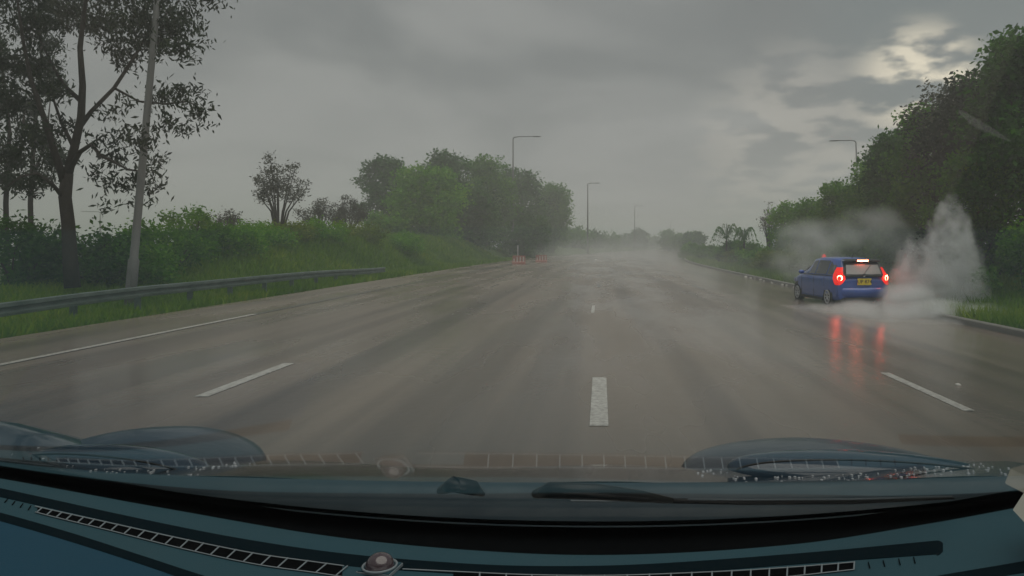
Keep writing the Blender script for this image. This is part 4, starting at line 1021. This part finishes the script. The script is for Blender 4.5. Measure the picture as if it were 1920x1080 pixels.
def bulge(cx_, cy_, rx, ry, rz_, lab, m, nm='wing_bulge', z_=None, a0=0, a1=math.pi, skew=0):
    rows = []
    for j in range(17):
        ph = math.pi/2*j/16; row = []
        for i in range(49):
            a = 2*math.pi*i/48; k_ = math.cos(ph); X = cx_+rx*k_*math.cos(a)*abs(math.cos(a))**.15; D = cy_+ry*k_*math.sin(a)
            row.append((X, D, (z_ if z_ is not None else hood_z(cx_, cy_)-.035)+rz_*math.sin(ph)**.8+skew*(X-cx_)))
        rows.append(row)
    return MB().grid(rows).build(nm, m, car, True)
bulge(.575, 1.84, .37, .28, .062, '', M['bulge'], skew=-.02)
bulge(.60, 1.66, .31, .10, .045, '', M['lens'], 'lamp_cover', z_=CZ-.522, skew=-.04)
bulge(-1.13, 1.84, .26, .28, .085, '', M['bulge'], skew=-.08)
bulge(-1.08, 1.64, .22, .10, .055, '', M['lens'], 'lamp_cover', z_=CZ-.515, skew=-.10)
# pale seal lines along the bulges
def arc_line(cx_, cy_, rx, rz_, z_, skew, w, name, m, a0=.15, a1=2.95):
    P_ = []
    for i in range(40):
        a = a0+(a1-a0)*i/39; X = cx_+rx*math.cos(a); P_.append((X, cy_, z_+rz_*math.sin(a)**.8+skew*(X-cx_)))
    MB().tube(P_, w, 6).build(name, m, car, True)
arc_line(.60, 1.575, .31, .044, CZ-.512, -.04, .0022, 'lamp_seal', M['rubber'])
arc_line(-1.08, 1.58, .22, .052, CZ-.512, -.10, .0022, 'lamp_seal', M['rubber'])
# wiper on the outside of the glass
def gpt(x, y, off=.012):
    """the point of the windscreen seen at photo pixel (x, y)"""
    u = (x-AX)/FPX; v = (y-AY)/FPX; D = .9
    for _ in range(30): D = (GH+off+.100*(u*D)**2)/(GS-v)
    return Vector((u*D, D, CZ-v*D))
wp = empty('wiper'); wp.parent = car
MB().tube([gpt(825, 920), gpt(850, 908), gpt(885, 914), gpt(905, 926)], [.004, .008, .008, .003], 8).build('pivot_cap', M['rubber'], wp, True)
MB().tube([gpt(1004, 926), gpt(1030, 919), gpt(1120, 922), gpt(1200, 930), gpt(1260, 938)], [.005, .0085, .0085, .007, .003], 8).build('arm', M['rubber'], wp, True)
MB().tube([gpt(1230, 939), gpt(1400, 941), gpt(1600, 940), gpt(1788, 934)], [.003, .0042, .0042, .002], 6).build('blade', M['rubber'], wp, True)
MB().tube([gpt(1290, 936.5), gpt(1400, 937), gpt(1600, 936), gpt(1785, 930.5)], .0012, 5).build('blade_highlight', M['slat'], wp, True)  # pale tube painting the highlight along the top of the blade
MB().tube([gpt(1070, 939), gpt(1158, 940)], .0012, 5).build('reflection_line', M['slat'], wp)  # pale tube in place of a reflected light line low on the glass
wp2 = empty('wiper'); wp2.parent = car
MB().tube([px(-60, 862, 1.3), px(0, 868, 1.3), px(60, 874, 1.3), px(100, 878, 1.3)], [.004, .005, .005, .002], 6).build('blade', M['rubber'], wp2, True)
MB().tube([px(-60, 857, 1.295), px(0, 863, 1.295), px(60, 869, 1.295), px(98, 873, 1.295)], .0011, 5).build('blade_highlight', M['slat'], wp2, True)  # left blade's highlight, likewise modelled as a pale tube
# water beads on bonnet bulges
C = []
for k_ in range(260):
    X = rng.uniform(.22, .9) if k_ % 3 else rng.uniform(-1.3, -.8); D = rng.uniform(1.45, 1.72); C.append((X, D, hood_z(X, D)+.001, rng.uniform(.0015, .0038)))
mb = MB()
for X, D, z_, r_ in C: mb.lathe([(r_, 0), (r_*.75, r_*.45), (.0002, r_*.62)], (X, D, z_), 7)
o = mb.build('water_beads', M['drop'], car, True); o['kind'] = 'stuff'
# pillar trim at the right end of the dashboard, roof and pillars of the cabin
e = [dpt(1896, 952, .0), dpt(1920, 990, .0), dpt(2000, 990, .0), dpt(2000, 930, .0)]
a = dpt(1900, 955); b_ = dpt(1960, 905)
mb = MB()
f1 = [px(1899, 956, 1.00), px(1925, 984, .96), px(2080, 1000, .93), px(2080, 760, .93), px(1932, 905, 1.00)]
i0 = len(mb.v); mb.v += f1+[p_+Vector((.02, .03, -.01)) for p_ in f1]
mb.f += [(0,1,2,3,4), (9,8,7,6,5)]+[(k_, (k_+1) % 5, (k_+1) % 5+5, k_+5) for k_ in range(5)]
mb.build('pillar_trim', M['trim'], car)
MB().box((-.12, -1.15, CZ+.23), (1.9, 2.1, .04)).build('roof', M['hood'], car)
for s_, X in ((-1, -1.12), (1, .88)):
    MB().tube([(X, 1.27, CZ-.42+(.08 if s_ < 0 else 0)), (X*.97, .6, CZ-.10), (X*.92, -.12, CZ+.21)], .035, 8).build('pillar', M['dashblk'], car, True)
    MB().box((X*1.0, -.4, CZ-.85), (.06, 3.2, .72)).build('door', M['hood'], car)
for X, Y in ((-1.0, 2.0), (.78, 2.0), (-1.0, -1.4), (.78, -1.4)):
    w_ = empty('wheel', (X, Y, .31)); w_.parent = car
    MB().lathe([(.19, -.1), (.29, -.1), (.31, -.07), (.31, .07), (.29, .1), (.19, .1), (.19, -.1)], (0,0,0), 24, 'x').build('tyre', M['tyre'], w_, True)
    MB().lathe([(.001, .05), (.1, .06), (.19, .03)], (0,0,0), 20, 'x').build('rim', M['rim'], w_, True)

# ------------------------------------------------------------------ haze
hz_m = bpy.data.materials.new('haze_air'); hz_m.use_nodes = True; t = hz_m.node_tree; t.nodes.clear()
o_ = t.nodes.new('ShaderNodeOutputMaterial'); v_ = t.nodes.new('ShaderNodeVolumePrincipled')
v_.inputs['Color'].default_value = (.97, .985, 1, 1); v_.inputs['Density'].default_value = .0038; v_.inputs['Anisotropy'].default_value = .2
t.links.new(v_.outputs[0], o_.inputs['Volume'])
hb = MB().box((0, 760, 6.25), (3600, 1900, 25.5)).build('haze', hz_m); tag(hb, kind='stuff')
